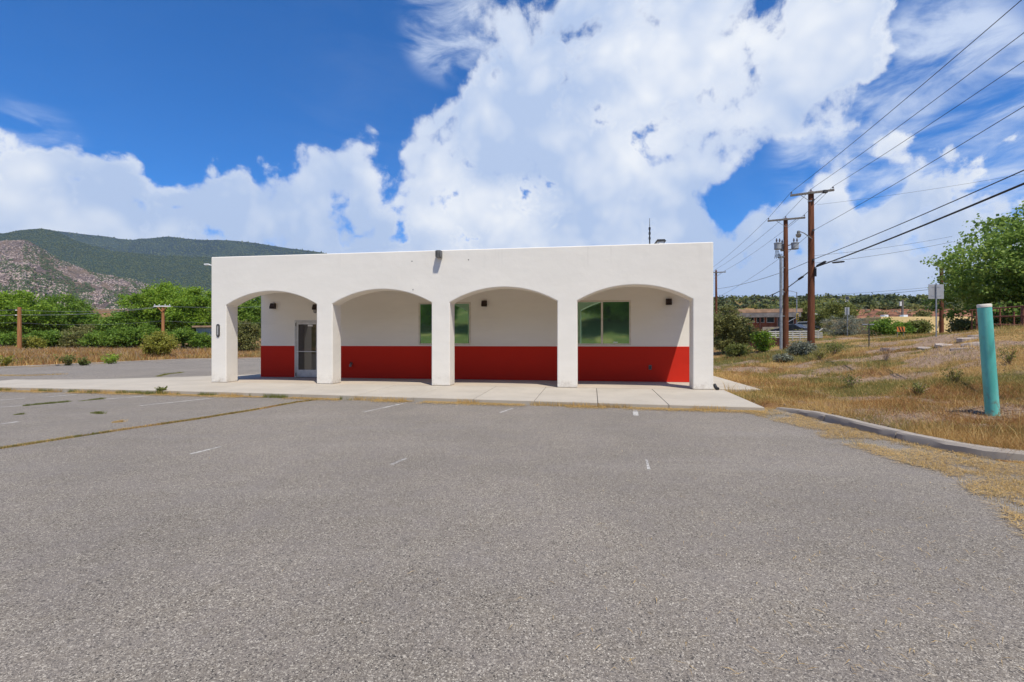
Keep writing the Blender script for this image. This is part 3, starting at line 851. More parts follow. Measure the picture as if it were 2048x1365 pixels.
# wall lamps under the arches
def wall_lamp(px, py):
    u, z = BL(px, py, V_IN-0.06); o = empty('wall_lamp'); o.parent = bld; o.location = (u, V_IN, z)
    mb = MB(); mb.prism([(-0.16, -0.10), (-0.16, -0.02), (-0.10, 0.115), (0.0, 0.115), (0.0, -0.10)], -0.095, 0.095,
                        Matrix(((0, 0, 1, 0), (1, 0, 0, 0), (0, 1, 0, 0), (0, 0, 0, 1))))
    h = mb.build('housing', M['bronze_metal'], o, bevel=0.006)
    bm = bmesh.new(); bm.from_mesh(h.data); bmesh.ops.recalc_face_normals(bm, faces=bm.faces); bm.to_mesh(h.data); bm.free()
    for k in range(5):
        MB().box(-0.08+k*0.04-0.006, -0.08+k*0.04+0.006, -0.172, -0.161, -0.095, -0.025).build('rib', M['bronze_metal'], h)
    return o
for px, py in ((546, 613), (968.5, 608), (1337.5, 604.5)): wall_lamp(px, py)
o = wall_lamp(631, 615)
mb = MB(); mb.tube([(0.0, -0.08, -0.10), (0.0, -0.08, -0.16), (0.0, -0.08, -0.21), (0, -0.08, -0.235)], [0.075, 0.075, 0.06, 0.02], 12)
mb.build('lens', M['lamp_lens'], o, smooth=True)

# flood lamp on the front, camera bracket at the left end
fu, fz = BL(879.5, 510, 0.0)
fl = empty('flood_lamp'); fl.parent = bld; fl.location = (fu, 0, fz)
mb = MB(); mb.tube([(0, -0.115, -0.115), (0, -0.115, -0.10), (0, -0.115, 0.11), (0, -0.115, 0.115)], [0.075, 0.09, 0.09, 0.08], 16)
mb.box(-0.088, 0.088, -0.115, 0.0, -0.10, 0.112)
mb.build('housing', M['grey_metal'], fl, smooth=True, angle=30)
for k in range(7):
    MB().box(-0.08+k*0.026, -0.072+k*0.026, -0.213, -0.205 if abs(k-3) < 2 else -0.15, -0.09, 0.10).build('fin', M['grey_metal'], fl)
sl = empty('security_lamp'); sl.parent = bld; u_, z_ = BL(421, 531, 0.0); sl.location = (0, 0.06, z_)
MB().tube([(0.0, 0, 0), (-0.12, 0, 0.025), (-0.16, 0, 0.03)], 0.022, 8).build('arm', M['white_metal'], sl, smooth=True)
MB().box(-0.30, -0.13, -0.05, 0.05, 0.015, 0.065).build('lamp_head', M['white_metal'], sl, bevel=0.012)

# narrow plaque on the first pier
pu, pz = BL(436.5, 661.5, 0.0)
def capsule(w, h, n=10):
    pts = []
    for i in range(n+1): a = math.pi*i/n; pts.append((w*math.cos(a), h-w+w*math.sin(a)))
    for i in range(n+1): a = math.pi+math.pi*i/n; pts.append((w*math.cos(a), -(h-w)+w*math.sin(a)))
    return pts
MP = Matrix.Translation((pu, 0, pz)) @ Matrix(((1, 0, 0, 0), (0, 0, -1, 0), (0, 1, 0, 0), (0, 0, 0, 1)))
pl = MB().prism(capsule(0.062, 0.222), 0.0, 0.022, MP).build('address_plaque', M['black_rubber'], bld)
MB().prism(capsule(0.032, 0.186), 0.0221, 0.026, MP).build('plaque_face', M['grey_metal'], pl)
for k in range(9):
    MB().box(pu-0.02, pu+0.02, -0.0282, -0.0262, pz-0.13+k*0.031, pz-0.118+k*0.031).build('digit_mark', M['white_print'], pl)
for px, py in ((824, 523), (937, 520), (826, 580)):
    u, z = BL(px, py, 0.0)
    MB().tube([(u, -0.004, z), (u, 0.01, z)], 0.018, 8).build('anchor_hole', M['black_rubber'], bld)
# outlet, tap
u, z = BL(1300, 735, V_IN)
ob = MB().box(u-0.05, u+0.05, V_IN-0.06, V_IN-0.015, z-0.08, z+0.08).build('outlet_box', M['grey_metal'], bld, bevel=0.008)
MB().box(u-0.03, u+0.03, V_IN-0.066, V_IN-0.061, z-0.05, z+0.05).build('outlet_cover', M['dark_metal'], ob)
u, z = BL(704, 729, V_IN)
tp = MB().tube([(u, V_IN-0.015, z+.02), (u, V_IN-0.08, z+.02), (u, V_IN-0.13, z-.02), (u, V_IN-0.13, z-0.09)], [0.035, 0.04, 0.045, 0.05], 10).build('water_tap', M['grey_metal'], bld, smooth=True)
MB().tube([(u, V_IN-0.09, z+0.02), (u, V_IN-0.09, z+0.08)], 0.012, 8).tube([(u-.05, V_IN-0.09, z+0.085), (u+.05, V_IN-0.09, z+0.085)], 0.014, 8).build('tap_handle', M['dark_metal'], tp)
# roof things
u, z = BL(1299.3, 486, 1.8); ztop = BL(1299.3, 437, 1.8)[1]
an = MB().tube([(u, 1.8, 4.0), (u, 1.8, z+(ztop-z)*0.60), (u, 1.8, z+(ztop-z)*0.61), (u, 1.8, ztop)], [0.022, 0.022, 0.011, 0.007], 8).build('roof_mast', M['dark_metal'], bld)
for fz_ in (0.18, 0.38, 0.58):
    MB().tube([(u, 1.8, z+(ztop-z)*fz_-0.04), (u, 1.8, z+(ztop-z)*fz_+0.04)], 0.035, 8).build('mast_clamp', M['dark_metal'], an)
ua, za = BL(1312, 487, 2.4); ub, zb = BL(1331.5, 479, 2.4)
vt = MB().box(ua+0.05, ub-0.05, 2.4, 2.9, 4.0, zb-0.06).build('roof_vent', M['white_metal'], bld, bevel=0.01)
MB().prism([(ua-.01, zb-0.06), (ub+.01, zb-0.06), (ub-0.04, zb), (ua+0.04, zb)], 2.36, 2.95, MY).build('vent_hood', M['dark_metal'], vt)
MB().box(ua+0.10, ub-0.10, 2.385, 2.399, zb-0.2, zb-0.075).build('vent_grille', M['far_white'], vt)
# little downpipe outlet by the right corner
u, z = BL(1432, 774, -0.02)
MB().tube([(U1+0.03, 0.05, 0.16), (U1+0.07, 0.0, 0.06), (U1+0.10, -0.08, 0.03)], [0.045, 0.05, 0.055], 10).build('drain_outlet', M['black_rubber'], bld, smooth=True)
#@@REST
# ------------------------------------------------------------------ far hills
def interp(pts, x):
    pts = np.array(pts, float); return np.interp(x, pts[:, 0], pts[:, 1])
def ridge(name, crest, D0, D1, y0, amp, seed, mat, fine=1.0, rows=70, px0=-1500, px1=1500, step=7, ease=1.0):
    pxs = np.arange(px0, px1+1, step, dtype=float); t = np.linspace(0, 1.0, rows)
    back = np.linspace(1.02, 1.25, 8); tt = np.concatenate([t, back])
    PX, T = np.meshgrid(pxs, tt)
    D = D0+(D1-D0)*T
    cy_ = interp(crest, PX)
    cy_ = cy_ + (fbm(PX/22+seed, PX*0+seed*3.7, 4)-.5)*3.0
    f = np.clip(T, 0, 1)**ease
    y = y0+(cy_-y0)*f
    env = np.sin(np.clip(T, 0, 1)*math.pi)**0.7
    gul = (fbm(PX/75+seed+T*1.5, T*4.0+seed*2, 5)-.5)*amp*2 + (np.abs(fbm(PX/38+seed*5+T*2.2, T*3.0, 4)-.5)*-amp*2.4) + (fbm(PX/9, T*26, 3)-.5)*amp*.35*fine
    y = y - env*gul
    Zw = EYE+(CY-y)/F*D
    zc = EYE+(CY-cy_)/F*D1
    Zw = np.where(T > 1, zc*(1-((T-1)/.25)**1.3*0.6), Zw)
    Xw = (PX-CX)/F*D
    n_x = len(pxs); n_y = len(tt)
    ii = (np.arange(n_y-1)[:, None]*n_x+np.arange(n_x-1)[None, :]).ravel()
    q = np.stack([ii, ii+1, ii+n_x+1, ii+n_x], 1).ravel()
    V = np.stack([Xw.ravel(), D.ravel(), Zw.ravel()], 1)
    o = np_mesh(name, V, q, 4, mat, smooth=True)
    tag(o, kind='structure')
    return V.reshape(n_y, n_x, 3)

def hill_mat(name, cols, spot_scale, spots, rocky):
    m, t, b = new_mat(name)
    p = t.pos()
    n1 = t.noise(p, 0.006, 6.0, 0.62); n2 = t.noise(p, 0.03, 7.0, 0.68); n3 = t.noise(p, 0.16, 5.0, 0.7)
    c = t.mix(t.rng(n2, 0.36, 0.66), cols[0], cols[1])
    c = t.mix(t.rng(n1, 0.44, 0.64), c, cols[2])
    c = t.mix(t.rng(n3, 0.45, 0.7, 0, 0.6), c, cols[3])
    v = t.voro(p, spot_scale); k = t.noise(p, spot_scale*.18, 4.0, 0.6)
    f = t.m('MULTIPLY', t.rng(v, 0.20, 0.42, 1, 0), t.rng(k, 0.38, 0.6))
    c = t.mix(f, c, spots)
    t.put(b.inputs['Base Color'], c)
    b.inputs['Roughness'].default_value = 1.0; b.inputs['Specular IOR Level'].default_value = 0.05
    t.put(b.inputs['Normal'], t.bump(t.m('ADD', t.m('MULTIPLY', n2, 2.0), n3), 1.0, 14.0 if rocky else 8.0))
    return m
hill_mat('rock_slope', ((0.21, 0.155, 0.14), (0.34, 0.25, 0.215), (0.40, 0.28, 0.19), (0.12, 0.10, 0.105)), 0.13, (0.045, 0.055, 0.028), True)
hill_mat('pinyon_slope', ((0.030, 0.055, 0.045), (0.055, 0.080, 0.052), (0.040, 0.070, 0.046), (0.022, 0.040, 0.034)), 0.10, (0.022, 0.034, 0.024), False)
hill_mat('shadowed_slope', ((0.012, 0.028, 0.034), (0.022, 0.042, 0.042), (0.045, 0.070, 0.050), (0.010, 0.022, 0.026)), 0.10, (0.010, 0.020, 0.022), False)  # rear ridge forest, with cloud shadow painted into its dark blue-green colours

CREST_B = [(-1500, 500), (-600, 470), (0, 474), (60, 470), (110, 462.5), (200, 472), (262, 480.5), (300, 476.5), (335, 473.5), (390, 479), (450, 481), (500, 485), (560, 494), (640, 505), (760, 528), (1000, 575), (1300, 620), (1500, 640)]
CREST_A = [(-1500, 505), (-600, 478), (0, 468), (40, 461), (80, 457.5), (112, 462), (150, 481), (225, 502), (320, 511), (420, 515), (520, 531), (700, 565), (1024, 610), (1300, 645), (1500, 655)]
CREST_R = [(-1500, 520), (-600, 490), (0, 482), (55, 480), (120, 520), (190, 546), (270, 560), (310, 575), (345, 606), (430, 628), (600, 650), (900, 662), (1500, 668)]
HB = ridge('mountain', CREST_B, 2300, 3300, 655, 9, 3.1, M['shadowed_slope'])
HA = ridge('forested_hill', CREST_A, 1250, 2000, 660, 9, 7.7, M['pinyon_slope'])
HR = ridge('rocky_hill', CREST_R, 230, 1150, 668, 13, 12.3, M['rock_slope'], fine=2.0, rows=110, ease=0.9)
# rocks and scrub standing out on the slopes: far masses nobody could count
def lumps(name, pts, size, mat, seed, tall=1.0, kind='stuff', label=None):
    g = np.random.default_rng(seed); n = len(pts)
    base = np.array([(1, 0, 0), (0, 1, 0), (-1, 0, 0), (0, -1, 0), (0, 0, 1.0), (0, 0, -0.6)])
    fac = np.array([(0, 1, 4), (1, 2, 4), (2, 3, 4), (3, 0, 4), (1, 0, 5), (2, 1, 5), (3, 2, 5), (0, 3, 5)])
    s = size*g.uniform(0.5, 1.4, (n, 1, 1)); jit = g.uniform(0.6, 1.35, (n, 6, 1))
    ang = g.uniform(0, 6.28, n); c, sn = np.cos(ang), np.sin(ang)
    v = base[None]*jit*s; v[:, :, 2] *= tall
    x = v[:, :, 0]*c[:, None]-v[:, :, 1]*sn[:, None]; y = v[:, :, 0]*sn[:, None]+v[:, :, 1]*c[:, None]
    V = np.stack([x, y, v[:, :, 2]], 2)+pts[:, None, :]
    Fc = (fac[None]+(np.arange(n)*6)[:, None, None]).ravel()
    o = np_mesh(name, V.reshape(-1, 3), Fc, 3, mat); tag(o, kind=kind, label=label)
    return o
def on_grid(Gd, n, seed, t0, t1, px0=-150, px1=760):
    g = np.random.default_rng(seed); ny_, nx_ = Gd.shape[:2]
    c0 = (px0+1500)/7; c1 = (px1+1500)/7
    i = g.uniform(t0*(ny_-9), t1*(ny_-9), n); j = g.uniform(c0, min(c1, nx_-2), n)
    a = i.astype(int); b_ = j.astype(int); fi = (i-a)[:, None]; fj = (j-b_)[:, None]
    p = (Gd[a, b_]*(1-fi)*(1-fj)+Gd[a+1, b_]*fi*(1-fj)+Gd[a, b_+1]*(1-fi)*fj+Gd[a+1, b_+1]*fi*fj)
    return p, i/(ny_-9), j*7-1500
p, _, _ = on_grid(HB, 14000, 1, .3, 1.0); lumps('mountain_forest', p, 5.0, M['juniper_leaf'], 2, 1.3)
p, _, _ = on_grid(HA, 26000, 3, .2, 1.0, -150, 560); lumps('hillside_forest', p, 3.0, M['juniper_leaf'], 4, 1.1)
p, t_, px_ = on_grid(HR, 22000, 5, .0, 1.0, -60, 460)
k = fbm(px_/40, t_*7, 4) > 0.43
lumps('hillside_scrub', p[k], 2.0, M['juniper_leaf'], 6, 0.9)
leaf_mat('hill_rock', (0.13, 0.11, 0.11), (0.27, 0.21, 0.19), (0.44, 0.33, 0.265), 0.0)
p, t_, px_ = on_grid(HR, 16000, 8, .0, 1.0, -60, 460)
k = fbm(px_/30+9, t_*9, 4) > 0.42
lumps('hillside_rocks', p[k], 2.0, M['hill_rock'], 9, 0.8)

# ------------------------------------------------------------------ plants
def unit(v): return v/np.maximum(np.linalg.norm(v, axis=-1, keepdims=True), 1e-9)
def leaf_mesh(name, centers, size, mat, parent, g, up=0.35, aspect=0.45, outward=None):
    n = len(centers)
    a = g.normal(size=(n, 3)); 
    if outward is not None: a = a+outward*0.7
    a[:, 2] -= 0.25; a = unit(a)
    nrm = g.normal(size=(n, 3)); nrm[:, 2] += up*3; nrm = nrm-(nrm*a).sum(1, keepdims=True)*a; nrm = unit(nrm)
    s = np.cross(a, nrm)
    L = size*g.uniform(0.6, 1.35, (n, 1)); Wd = L*aspect*g.uniform(0.8, 1.2, (n, 1))
    v = np.stack([centers-a*L*.5, centers+s*Wd-nrm*L*.06, centers+a*L*.5, centers-s*Wd-nrm*L*.06], 1)
    return np_mesh(name, v.reshape(-1, 3), np.arange(n*4), 4, mat, parent)

def make_tree(name, label, cat, base, lobes, n_cl, per, leaf, mat, seed, trunk_r=0.18, cl_r=0.5, group=None, limbs=14, barkm='bark', aspect=0.45, forks=1):
    """lobes: ellipsoids (x, y, z, rx, ry, rz) about the base"""
    g = np.random.default_rng(seed); rr = random.Random(seed)
    root = empty(name, base, 0, label, cat, group)
    lobes = np.array(lobes, float); wts = lobes[:, 3]*lobes[:, 4]*lobes[:, 5]; wts /= wts.sum()
    idx = g.choice(len(lobes), n_cl, p=wts)
    d = unit(g.normal(size=(n_cl, 3))); rad = g.uniform(0.25, 1.0, (n_cl, 1))**0.45
    cc = lobes[idx, :3]+d*rad*lobes[idx, 3:6]
    ext = float(lobes[:, 3:6].mean())
    hole = fbm(cc[:, 0]*1.6/ext+seed, cc[:, 2]*2.0/ext+cc[:, 1]*.8/ext, 3) > 0.31
    if hole.sum() < n_cl*.5: hole[:] = True
    cc = cc[hole]; d = d[hole]; cc[:, 2] = np.maximum(cc[:, 2], 0.15)
    n_cl = len(cc)
    cnt = per; sz = cl_r*g.uniform(0.55, 1.35, (n_cl, 1, 1))
    off = g.normal(size=(n_cl, cnt, 3))*0.5; off[:, :, 2] *= 0.6
    ctr = (cc[:, None, :]+off*sz).reshape(-1, 3)
    outw = np.repeat(d, cnt, 0)
    leaf_mesh('crown', ctr, leaf, mat, root, g, outward=outw, aspect=aspect)
    mb = MB()
    top = lobes[:, 2].mean()
    for f in range(forks):
        bx = rr.uniform(-.15, .15)*forks; by = rr.uniform(-.15, .15)*forks
        lean = Vector((rr.uniform(-.3, .3), rr.uniform(-.3, .3), 0))*top*0.25
        tp_ = Vector((bx, by, 0))+lean+Vector((0, 0, top))
        tr_pts = [Vector((bx, by, -0.3)), Vector((bx, by, 0.1)), Vector((bx, by, 0)).lerp(tp_, .5)+Vector((rr.uniform(-.1, .1), rr.uniform(-.1, .1), 0)), tp_]
        mb.tube(tr_pts, [trunk_r*1.25, trunk_r, trunk_r*.72, trunk_r*.35], 8)
        for k in range(limbs//forks):
            c = Vector(cc[rr.randrange(n_cl)]); s0 = rr.uniform(.25, .95)
            st = tr_pts[1].lerp(tr_pts[2], s0*2) if s0 < .5 else tr_pts[2].lerp(tp_, (s0-.5)*2)
            if c.z < st.z-1: continue
            r0 = trunk_r*(1-s0*.6)*.5; md_ = st.lerp(c, .5)+Vector((rr.uniform(-.2, .2), rr.uniform(-.2, .2), (c-st).length*.10))
            mb.tube([st, md_, c], [r0, r0*.6, r0*.2], 5)
            for q in range(2):
                c2 = Vector(cc[rr.randrange(n_cl)])
                if (c2-md_).length < max(2.0, top*.35): mb.tube([md_, md_.lerp(c2, .5)+Vector((0, 0, .1)), c2], [r0*.5, r0*.35, r0*.12], 4)
    mb.build('trunk', M[barkm], root, smooth=True)
    return root

def ell(cx, cz, rx, rz, ry=None, y=0): return (cx, y, cz, rx, ry or rx*.8, rz)
def tree_px(name, label, cat, px, D, top, half, mat, seed, base_py=None, lobe_n=5, cl=280, per=100, leaf=.20, cl_r=.72, low=0.14, extra=(), **kw):
    """a tree standing at distance D whose crown reaches pixel row top and half pixels to each side"""
    x = (px-CX)/F*D; z0 = gz(x, D); Hh = EYE+(CY-top)/F*D-z0; Rw = half/F*D
    r2 = random.Random(seed); lobes = []
    for k in range(lobe_n):
        a = 6.28*k/lobe_n+r2.uniform(-.4, .4); zc = Hh*r2.uniform(.42, .68)
        rr_ = Rw*r2.uniform(.42, .60); off = Rw*r2.uniform(.35, .52)
        lobes.append((math.cos(a)*off, math.sin(a)*off*.8, zc, rr_, rr_, min(Hh*.30, Hh-zc)*r2.uniform(.85, 1.0)))
    lobes.append((r2.uniform(-.1, .1)*Rw, 0, Hh*.72, Rw*.6, Rw*.6, Hh*.28))
    lobes.append((0, 0, Hh*(low+.28), Rw*.82, Rw*.7, Hh*.26))
    for e in extra: lobes.append((e[0]*Rw, e[1]*Rw, e[2]*Hh, e[3]*Rw, e[3]*Rw, e[4]*Hh))
    return make_tree(name, label, cat, (x, D, z0), lobes, cl, per, leaf, mat, seed, trunk_r=max(.08, Hh*.022), cl_r=cl_r, **kw)

E_, EB, CW, OL, BU, SG, JU, WD = (M[k] for k in ('elm_leaf', 'elm_leaf_bright', 'cottonwood_leaf', 'olive_leaf', 'bush_leaf', 'sage_leaf', 'juniper_leaf', 'weed_leaf'))
GL = 'trees along the far side of the drive'
tree_px('elm_tree', 'bright green tree at the far left edge, behind the tall wooden pole', 'tree', 30, 60, 581, 72, EB, 21, group=GL, cl=380)
tree_px('elm_tree', 'green tree with a domed top just right of the bare wooden pole', 'tree', 128, 64, 588, 62, E_, 22, group=GL, cl=340)
tree_px('elm_tree', 'low greyish green tree in the dip of the tree line', 'tree', 196, 62, 648, 42, OL, 23, group=GL, cl=150)
tree_px('elm_tree', 'medium green tree on the left shoulder of the tallest tree', 'tree', 250, 61, 618, 46, E_, 24, group=GL, cl=200)
tree_px('elm_tree', 'tallest bright green tree, behind the pole with the crossarm', 'tree', 322, 63, 564, 66, EB, 25, group=GL, cl=420)
tree_px('elm_tree', 'broad green tree touching the left corner of the white building', 'tree', 396, 62, 575, 58, EB, 26, group=GL, cl=380)
tree_px('elm_tree', 'dark green tree seen through the left arch of the porch', 'tree', 482, 60, 578, 55, E_, 27, group=GL, cl=280)
tree_px('elm_tree', 'green tree mostly hidden behind the porch wall', 'tree', 560, 64, 590, 55, E_, 28, group=GL, cl=160)
tree_px('elm_tree', 'green tree beyond the left edge of the photo', 'tree', -70, 60, 590, 60, E_, 29, group=GL, cl=200)
for k, (px, D, tp_, hf, mt, lb) in enumerate([
        (8, 56, 665, 34, E_, 'dark green bush at the far left edge under the trees'),
        (78, 55, 662, 36, E_, 'dark green bush right of the bare wooden pole'),
        (66, 52, 676, 18, BU, 'small yellow green bush right of the bare wooden pole'),
        (120, 56, 655, 34, E_, 'dark bush under the domed tree'),
        (160, 55, 660, 36, OL, 'greyish green bush in the dip of the tree line'),
        (206, 54, 664, 34, E_, 'green bush in front of the dip in the tree line'),
        (246, 55, 655, 36, E_, 'dark green bush left of the crossarm pole'),
        (290, 56, 650, 40, E_, 'tall dark bush just left of the crossarm pole'),
        (362, 56, 655, 38, E_, 'dark bush right of the crossarm pole'),
        (408, 57, 664, 30, E_, 'dark green bush beside the left corner of the white building'),
        (486, 52, 640, 36, OL, 'green bush seen low through the left arch')]):
    tree_px('bush', lb, 'bush', px, D, tp_, hf, mt, 60+k, lobe_n=4, cl=90, per=70, leaf=.16, cl_r=.5, low=.0, group='bushes under the left tree line', limbs=10, forks=2)
tree_px('bush', 'yellow green bush in front of the pole with the crossarm', 'bush', 317, 43, 664, 33, BU, 81, lobe_n=4, cl=110, per=60, leaf=.14, cl_r=.4, low=0, limbs=12, forks=3)

# right-hand tree and shrubs
tree_px('cottonwood_tree', 'large leafy green tree standing behind the rusty pipe fence', 'tree', 2085, 31, 402, 205, CW, 31, lobe_n=7, cl=860, per=80, leaf=.17, cl_r=.60, low=.16, limbs=60, forks=2, extra=((-.45, -.2, .24, .42, .22), (0, -.3, .18, .5, .18), (-.2, .2, .30, .6, .25), (.4, 0, .22, .5, .2), (-.72, 0, .46, .22, .14)))
tree_px('bush', 'tall olive green bush beside the right corner of the white building', 'bush', 1462, 40, 612, 46, OL, 32, lobe_n=5, cl=190, per=70, leaf=.13, cl_r=.42, low=0, limbs=16, forks=3)
tree_px('bush', 'small bright green bush in front of the brown plank fence', 'bush', 1526, 38, 661, 19, EB, 33, lobe_n=3, cl=60, per=60, leaf=.11, cl_r=.3, low=0, limbs=8, forks=2)
tree_px('bush', 'low dark green bush at the foot of the tall olive bush', 'bush', 1475, 35, 686, 26, WD, 133, lobe_n=3, cl=60, per=60, leaf=.10, cl_r=.3, low=0, limbs=8, forks=2)
tree_px('tree', 'round green tree between the two wooden poles and the small sign', 'tree', 1668, 68, 605, 40, WD, 34, lobe_n=5, cl=180, per=60, leaf=.22, cl_r=.7, low=.02, limbs=12)
tree_px('tree', 'round green tree directly behind the taller wooden pole', 'tree', 1606, 95, 604, 28, WD, 35, lobe_n=4, cl=100, per=50, leaf=.30, cl_r=.8, low=.0, limbs=8)
SB = 'sagebrush on the right-hand bank'
for k, (px, py, hw, hh, mt, nm, lb) in enumerate([
        (1606, 711, 26, 26, SG, 'sagebrush', 'grey sagebrush at the foot of the taller wooden pole'),
        (1567, 724, 13, 12, SG, 'sagebrush', 'small grey sagebrush left of the bigger one below the taller pole'),
        (1690, 672, 42, 44, SG, 'sagebrush', 'widest grey sagebrush, right of the taller wooden pole'),
        (1752, 668, 34, 26, SG, 'sagebrush', 'rounded blue grey sagebrush left of the yellow building'),
        (1660, 671, 22, 28, OL, 'sagebrush', 'olive green brush right beside the taller wooden pole')]):
    x, y = hit(px, py); z0 = gz(x, y)
    s_ = y/F
    lob = [(math.cos(a)*hw*.4*s_, math.sin(a)*hw*.4*s_, hh*.42*s_, hw*.6*s_, hw*.6*s_, hh*.52*s_) for a in (0.3, 2.4, 4.5)]
    make_tree(nm, lb, 'bush', (x, y, z0), lob, 70+hw, 60, .10 if hw < 30 else .13, mt, 90+k, trunk_r=.03, cl_r=.16+hw*.004, group=SB if nm == 'sagebrush' else None, limbs=14, aspect=.22, forks=3)
for k, (px, D, tp_, hf, mt, lb) in enumerate([
        (1768, 45, 640, 26, E_, 'dark green bush at the left end of the yellow building'),
        (1800, 45.5, 646, 24, E_, 'dark green bush in front of the yellow building wall'),
        (1838, 46, 641, 24, WD, 'green bush left of the white sign post'),
        (1998, 30, 634, 44, WD, 'green brush behind the rusty pipe fence'),
        (1925, 36, 640, 18, OL, 'thin brush left of the teal post')]):
    tree_px('bush', lb, 'bush', px, D, tp_, hf, mt, 110+k, lobe_n=4, cl=70, per=60, leaf=.14, cl_r=.45, low=0, limbs=8, forks=2)

# weeds one can tell apart
def weed(px, py, hw, hh, mt, lb, seed, leaf=.06, nm='weed_plant', D=None, grp=None, asp=.25, z=None):
    if D is None: x, y = hit(px, py)
    else: x, y = (px-CX)/F*D, D
    z0 = gz(x, y) if z is None else z
    s_ = y/F; g = np.random.default_rng(seed); rr = random.Random(seed)
    root = empty(nm, (x, y, z0), 0, lb, 'weed', grp)
    mb = MB(); cs = []
    for k in range(14):
        a = rr.uniform(0, 6.28); r_ = hw*s_*rr.uniform(.2, .95); h_ = hh*s_*rr.uniform(.45, 1)
        tip = Vector((math.cos(a)*r_, math.sin(a)*r_, h_)); md_ = tip*.5+Vector((0, 0, h_*.15))
        mb.tube([(0, 0, -.03), md_, tip], [.010, .007, .003], 4)
        for q in range(26):
            f = rr.uniform(.2, 1.05); p_ = md_*(2*f) if f < .5 else md_.lerp(tip, (f-.5)*2)
            cs.append((p_.x+rr.gauss(0, .12)*hw*s_, p_.y+rr.gauss(0, .12)*hw*s_, max(.01, p_.z+rr.gauss(0, .07)*hh*s_)))
    mb.build('stem', M['dead_brush'], root)
    leaf_mesh('leaves', np.array(cs), leaf, mt, root, g, aspect=asp)
    return root
GW = 'green weeds along the far drive edge'
weed(135, 735, 20, 26, WD, 'green weed clump left of the middle one on the far drive edge', 1, .16, D=32, grp=GW)
weed(168, 731, 16, 18, WD, 'small green weed clump in the middle of the far drive edge', 2, .14, D=32, grp=GW)
weed(222, 733, 22, 24, EB, 'largest green weed clump on the far drive edge, left of the yellow green bush', 3, .15, D=34, grp=GW)
weed(8, 738, 18, 26, BU, 'yellow green weed clump on the far drive edge at the left of the photo', 4, .16, D=29.5, grp=GW)
weed(323, 789, 11, 14, WD, 'leafy weed growing from the sidewalk edge left of the building', 5, .07, D=14.75, z=0.0, asp=.3)
weed(1700, 781, 22, 30, WD, 'green weed clump in the middle of the right-hand bank', 6, .05)
weed(1668, 712, 34, 34, WD, 'large green weed clump right of the taller wooden pole', 7, .10)
weed(1772, 722, 26, 44, M['rust_weed'], 'tall dry brown weed on the bank in front of the sign post', 8, .05, asp=.15)
weed(1838, 792, 24, 26, WD, 'green weed clump left of the teal post', 9, .05)
weed(1912, 775, 24, 26, M['green_grass'], 'yellowish weed clump just left of the teal post', 10, .05)
weed(2020, 735, 22, 34, WD, 'dark weed right of the teal post', 11, .05)
weed(1640, 722, 20, 22, M['green_grass'], 'yellow green weed clump below the widest sagebrush', 12, .07)

# ------------------------------------------------------------------ grass, straw and litter: uncountable
bw = np.array([(-10.8, 17.1), (-3.0, 30)])
def free(x, y):
    """off the asphalt, the slabs and the building"""
    u = (x-BO.x)*BE.x+(y-BO.y)*BE.y; v = (x-BO.x)*BN.x+(y-BO.y)*BN.y
    inb = (u > -0.1) & (u < U1+0.05) & (v > -3.3) & (v < DEPTH)
    walk_r = (u > 16.4) & (u < 18.12) & (v > 0.64) & (v < 10.2)
    walk_f = (u > -8.3) & (u < 16.86) & (v > -3.3) & (v < 0.5)
    return ~(inb | walk_r | walk_f)
def blades(name, x, y, z, h, w, lean, mat, seed, flat=False, bend=False):
    g = np.random.default_rng(seed); n = len(x)
    a = g.uniform(0, 2*np.pi, n); dx, dy = np.cos(a), np.sin(a)
    hh = h*g.uniform(.45, 1.35, n); ww = w*g.uniform(.6, 1.4, n)
    b2 = g.uniform(0, 2*np.pi, n); ln = lean*g.uniform(.1, 1.3, n)*hh
    p = np.stack([x, y, z], 1)
    s = np.stack([-dy*ww, dx*ww, np.zeros(n)], 1)
    if flat:
        tip = p+np.stack([dx*hh, dy*hh, g.uniform(-.003, .02, n)], 1); p = p+np.stack([0*x, 0*x, g.uniform(.003, .02, n)], 1)
        midp = (p+tip)/2+np.stack([-dy*hh*.08, dx*hh*.08, g.uniform(0, .02, n)], 1)
        v = np.stack([p, midp+s, tip, midp-s], 1)
    else:
        tip = p+np.stack([np.cos(b2)*ln, np.sin(b2)*ln, hh], 1)
        if bend:
            midp = p+np.stack([np.cos(b2)*ln*.32, np.sin(b2)*ln*.32, hh*.58], 1)
            v = np.stack([p-s, p+s, midp+s*.8, midp-s*.8, tip+s*.15, tip-s*.15], 1)
            v[:, 0, 2] -= .03; v[:, 1, 2] -= .03
            f = (np.array([0, 1, 2, 3, 3, 2, 4, 5])[None]+(np.arange(n)*6)[:, None]).ravel()
            o = np_mesh(name, v.reshape(-1, 3), f, 4, mat); tag(o, kind='stuff')
            return o
        v = np.stack([p-s, p+s, tip+s*.15, tip-s*.15], 1)
        v[:, 0, 2] -= .03; v[:, 1, 2] -= .03
    o = np_mesh(name, v.reshape(-1, 3), np.arange(n*4), 4, mat); tag(o, kind='stuff')
    return o
def field_pts(n, seed, px0=1415, px1=2300, d0=6.0, d1=52, clump=0, cr=.12):
    g = np.random.default_rng(seed)
    m_ = n//clump if clump else n
    D = 1/g.uniform(1/d1**.9, 1/d0**.9, m_)**(1/.9); px = g.uniform(px0, px1, m_)
    x = (px-CX)/F*D; y = D
    if clump:
        x = np.repeat(x, clump)+g.normal(0, cr, m_*clump); y = np.repeat(y, clump)+g.normal(0, cr, m_*clump)
    k = free(x, y) & (lot_dist(x, y) > 0.16)
    x, y = x[k], y[k]
    return x, y, ground_z(x, y), g
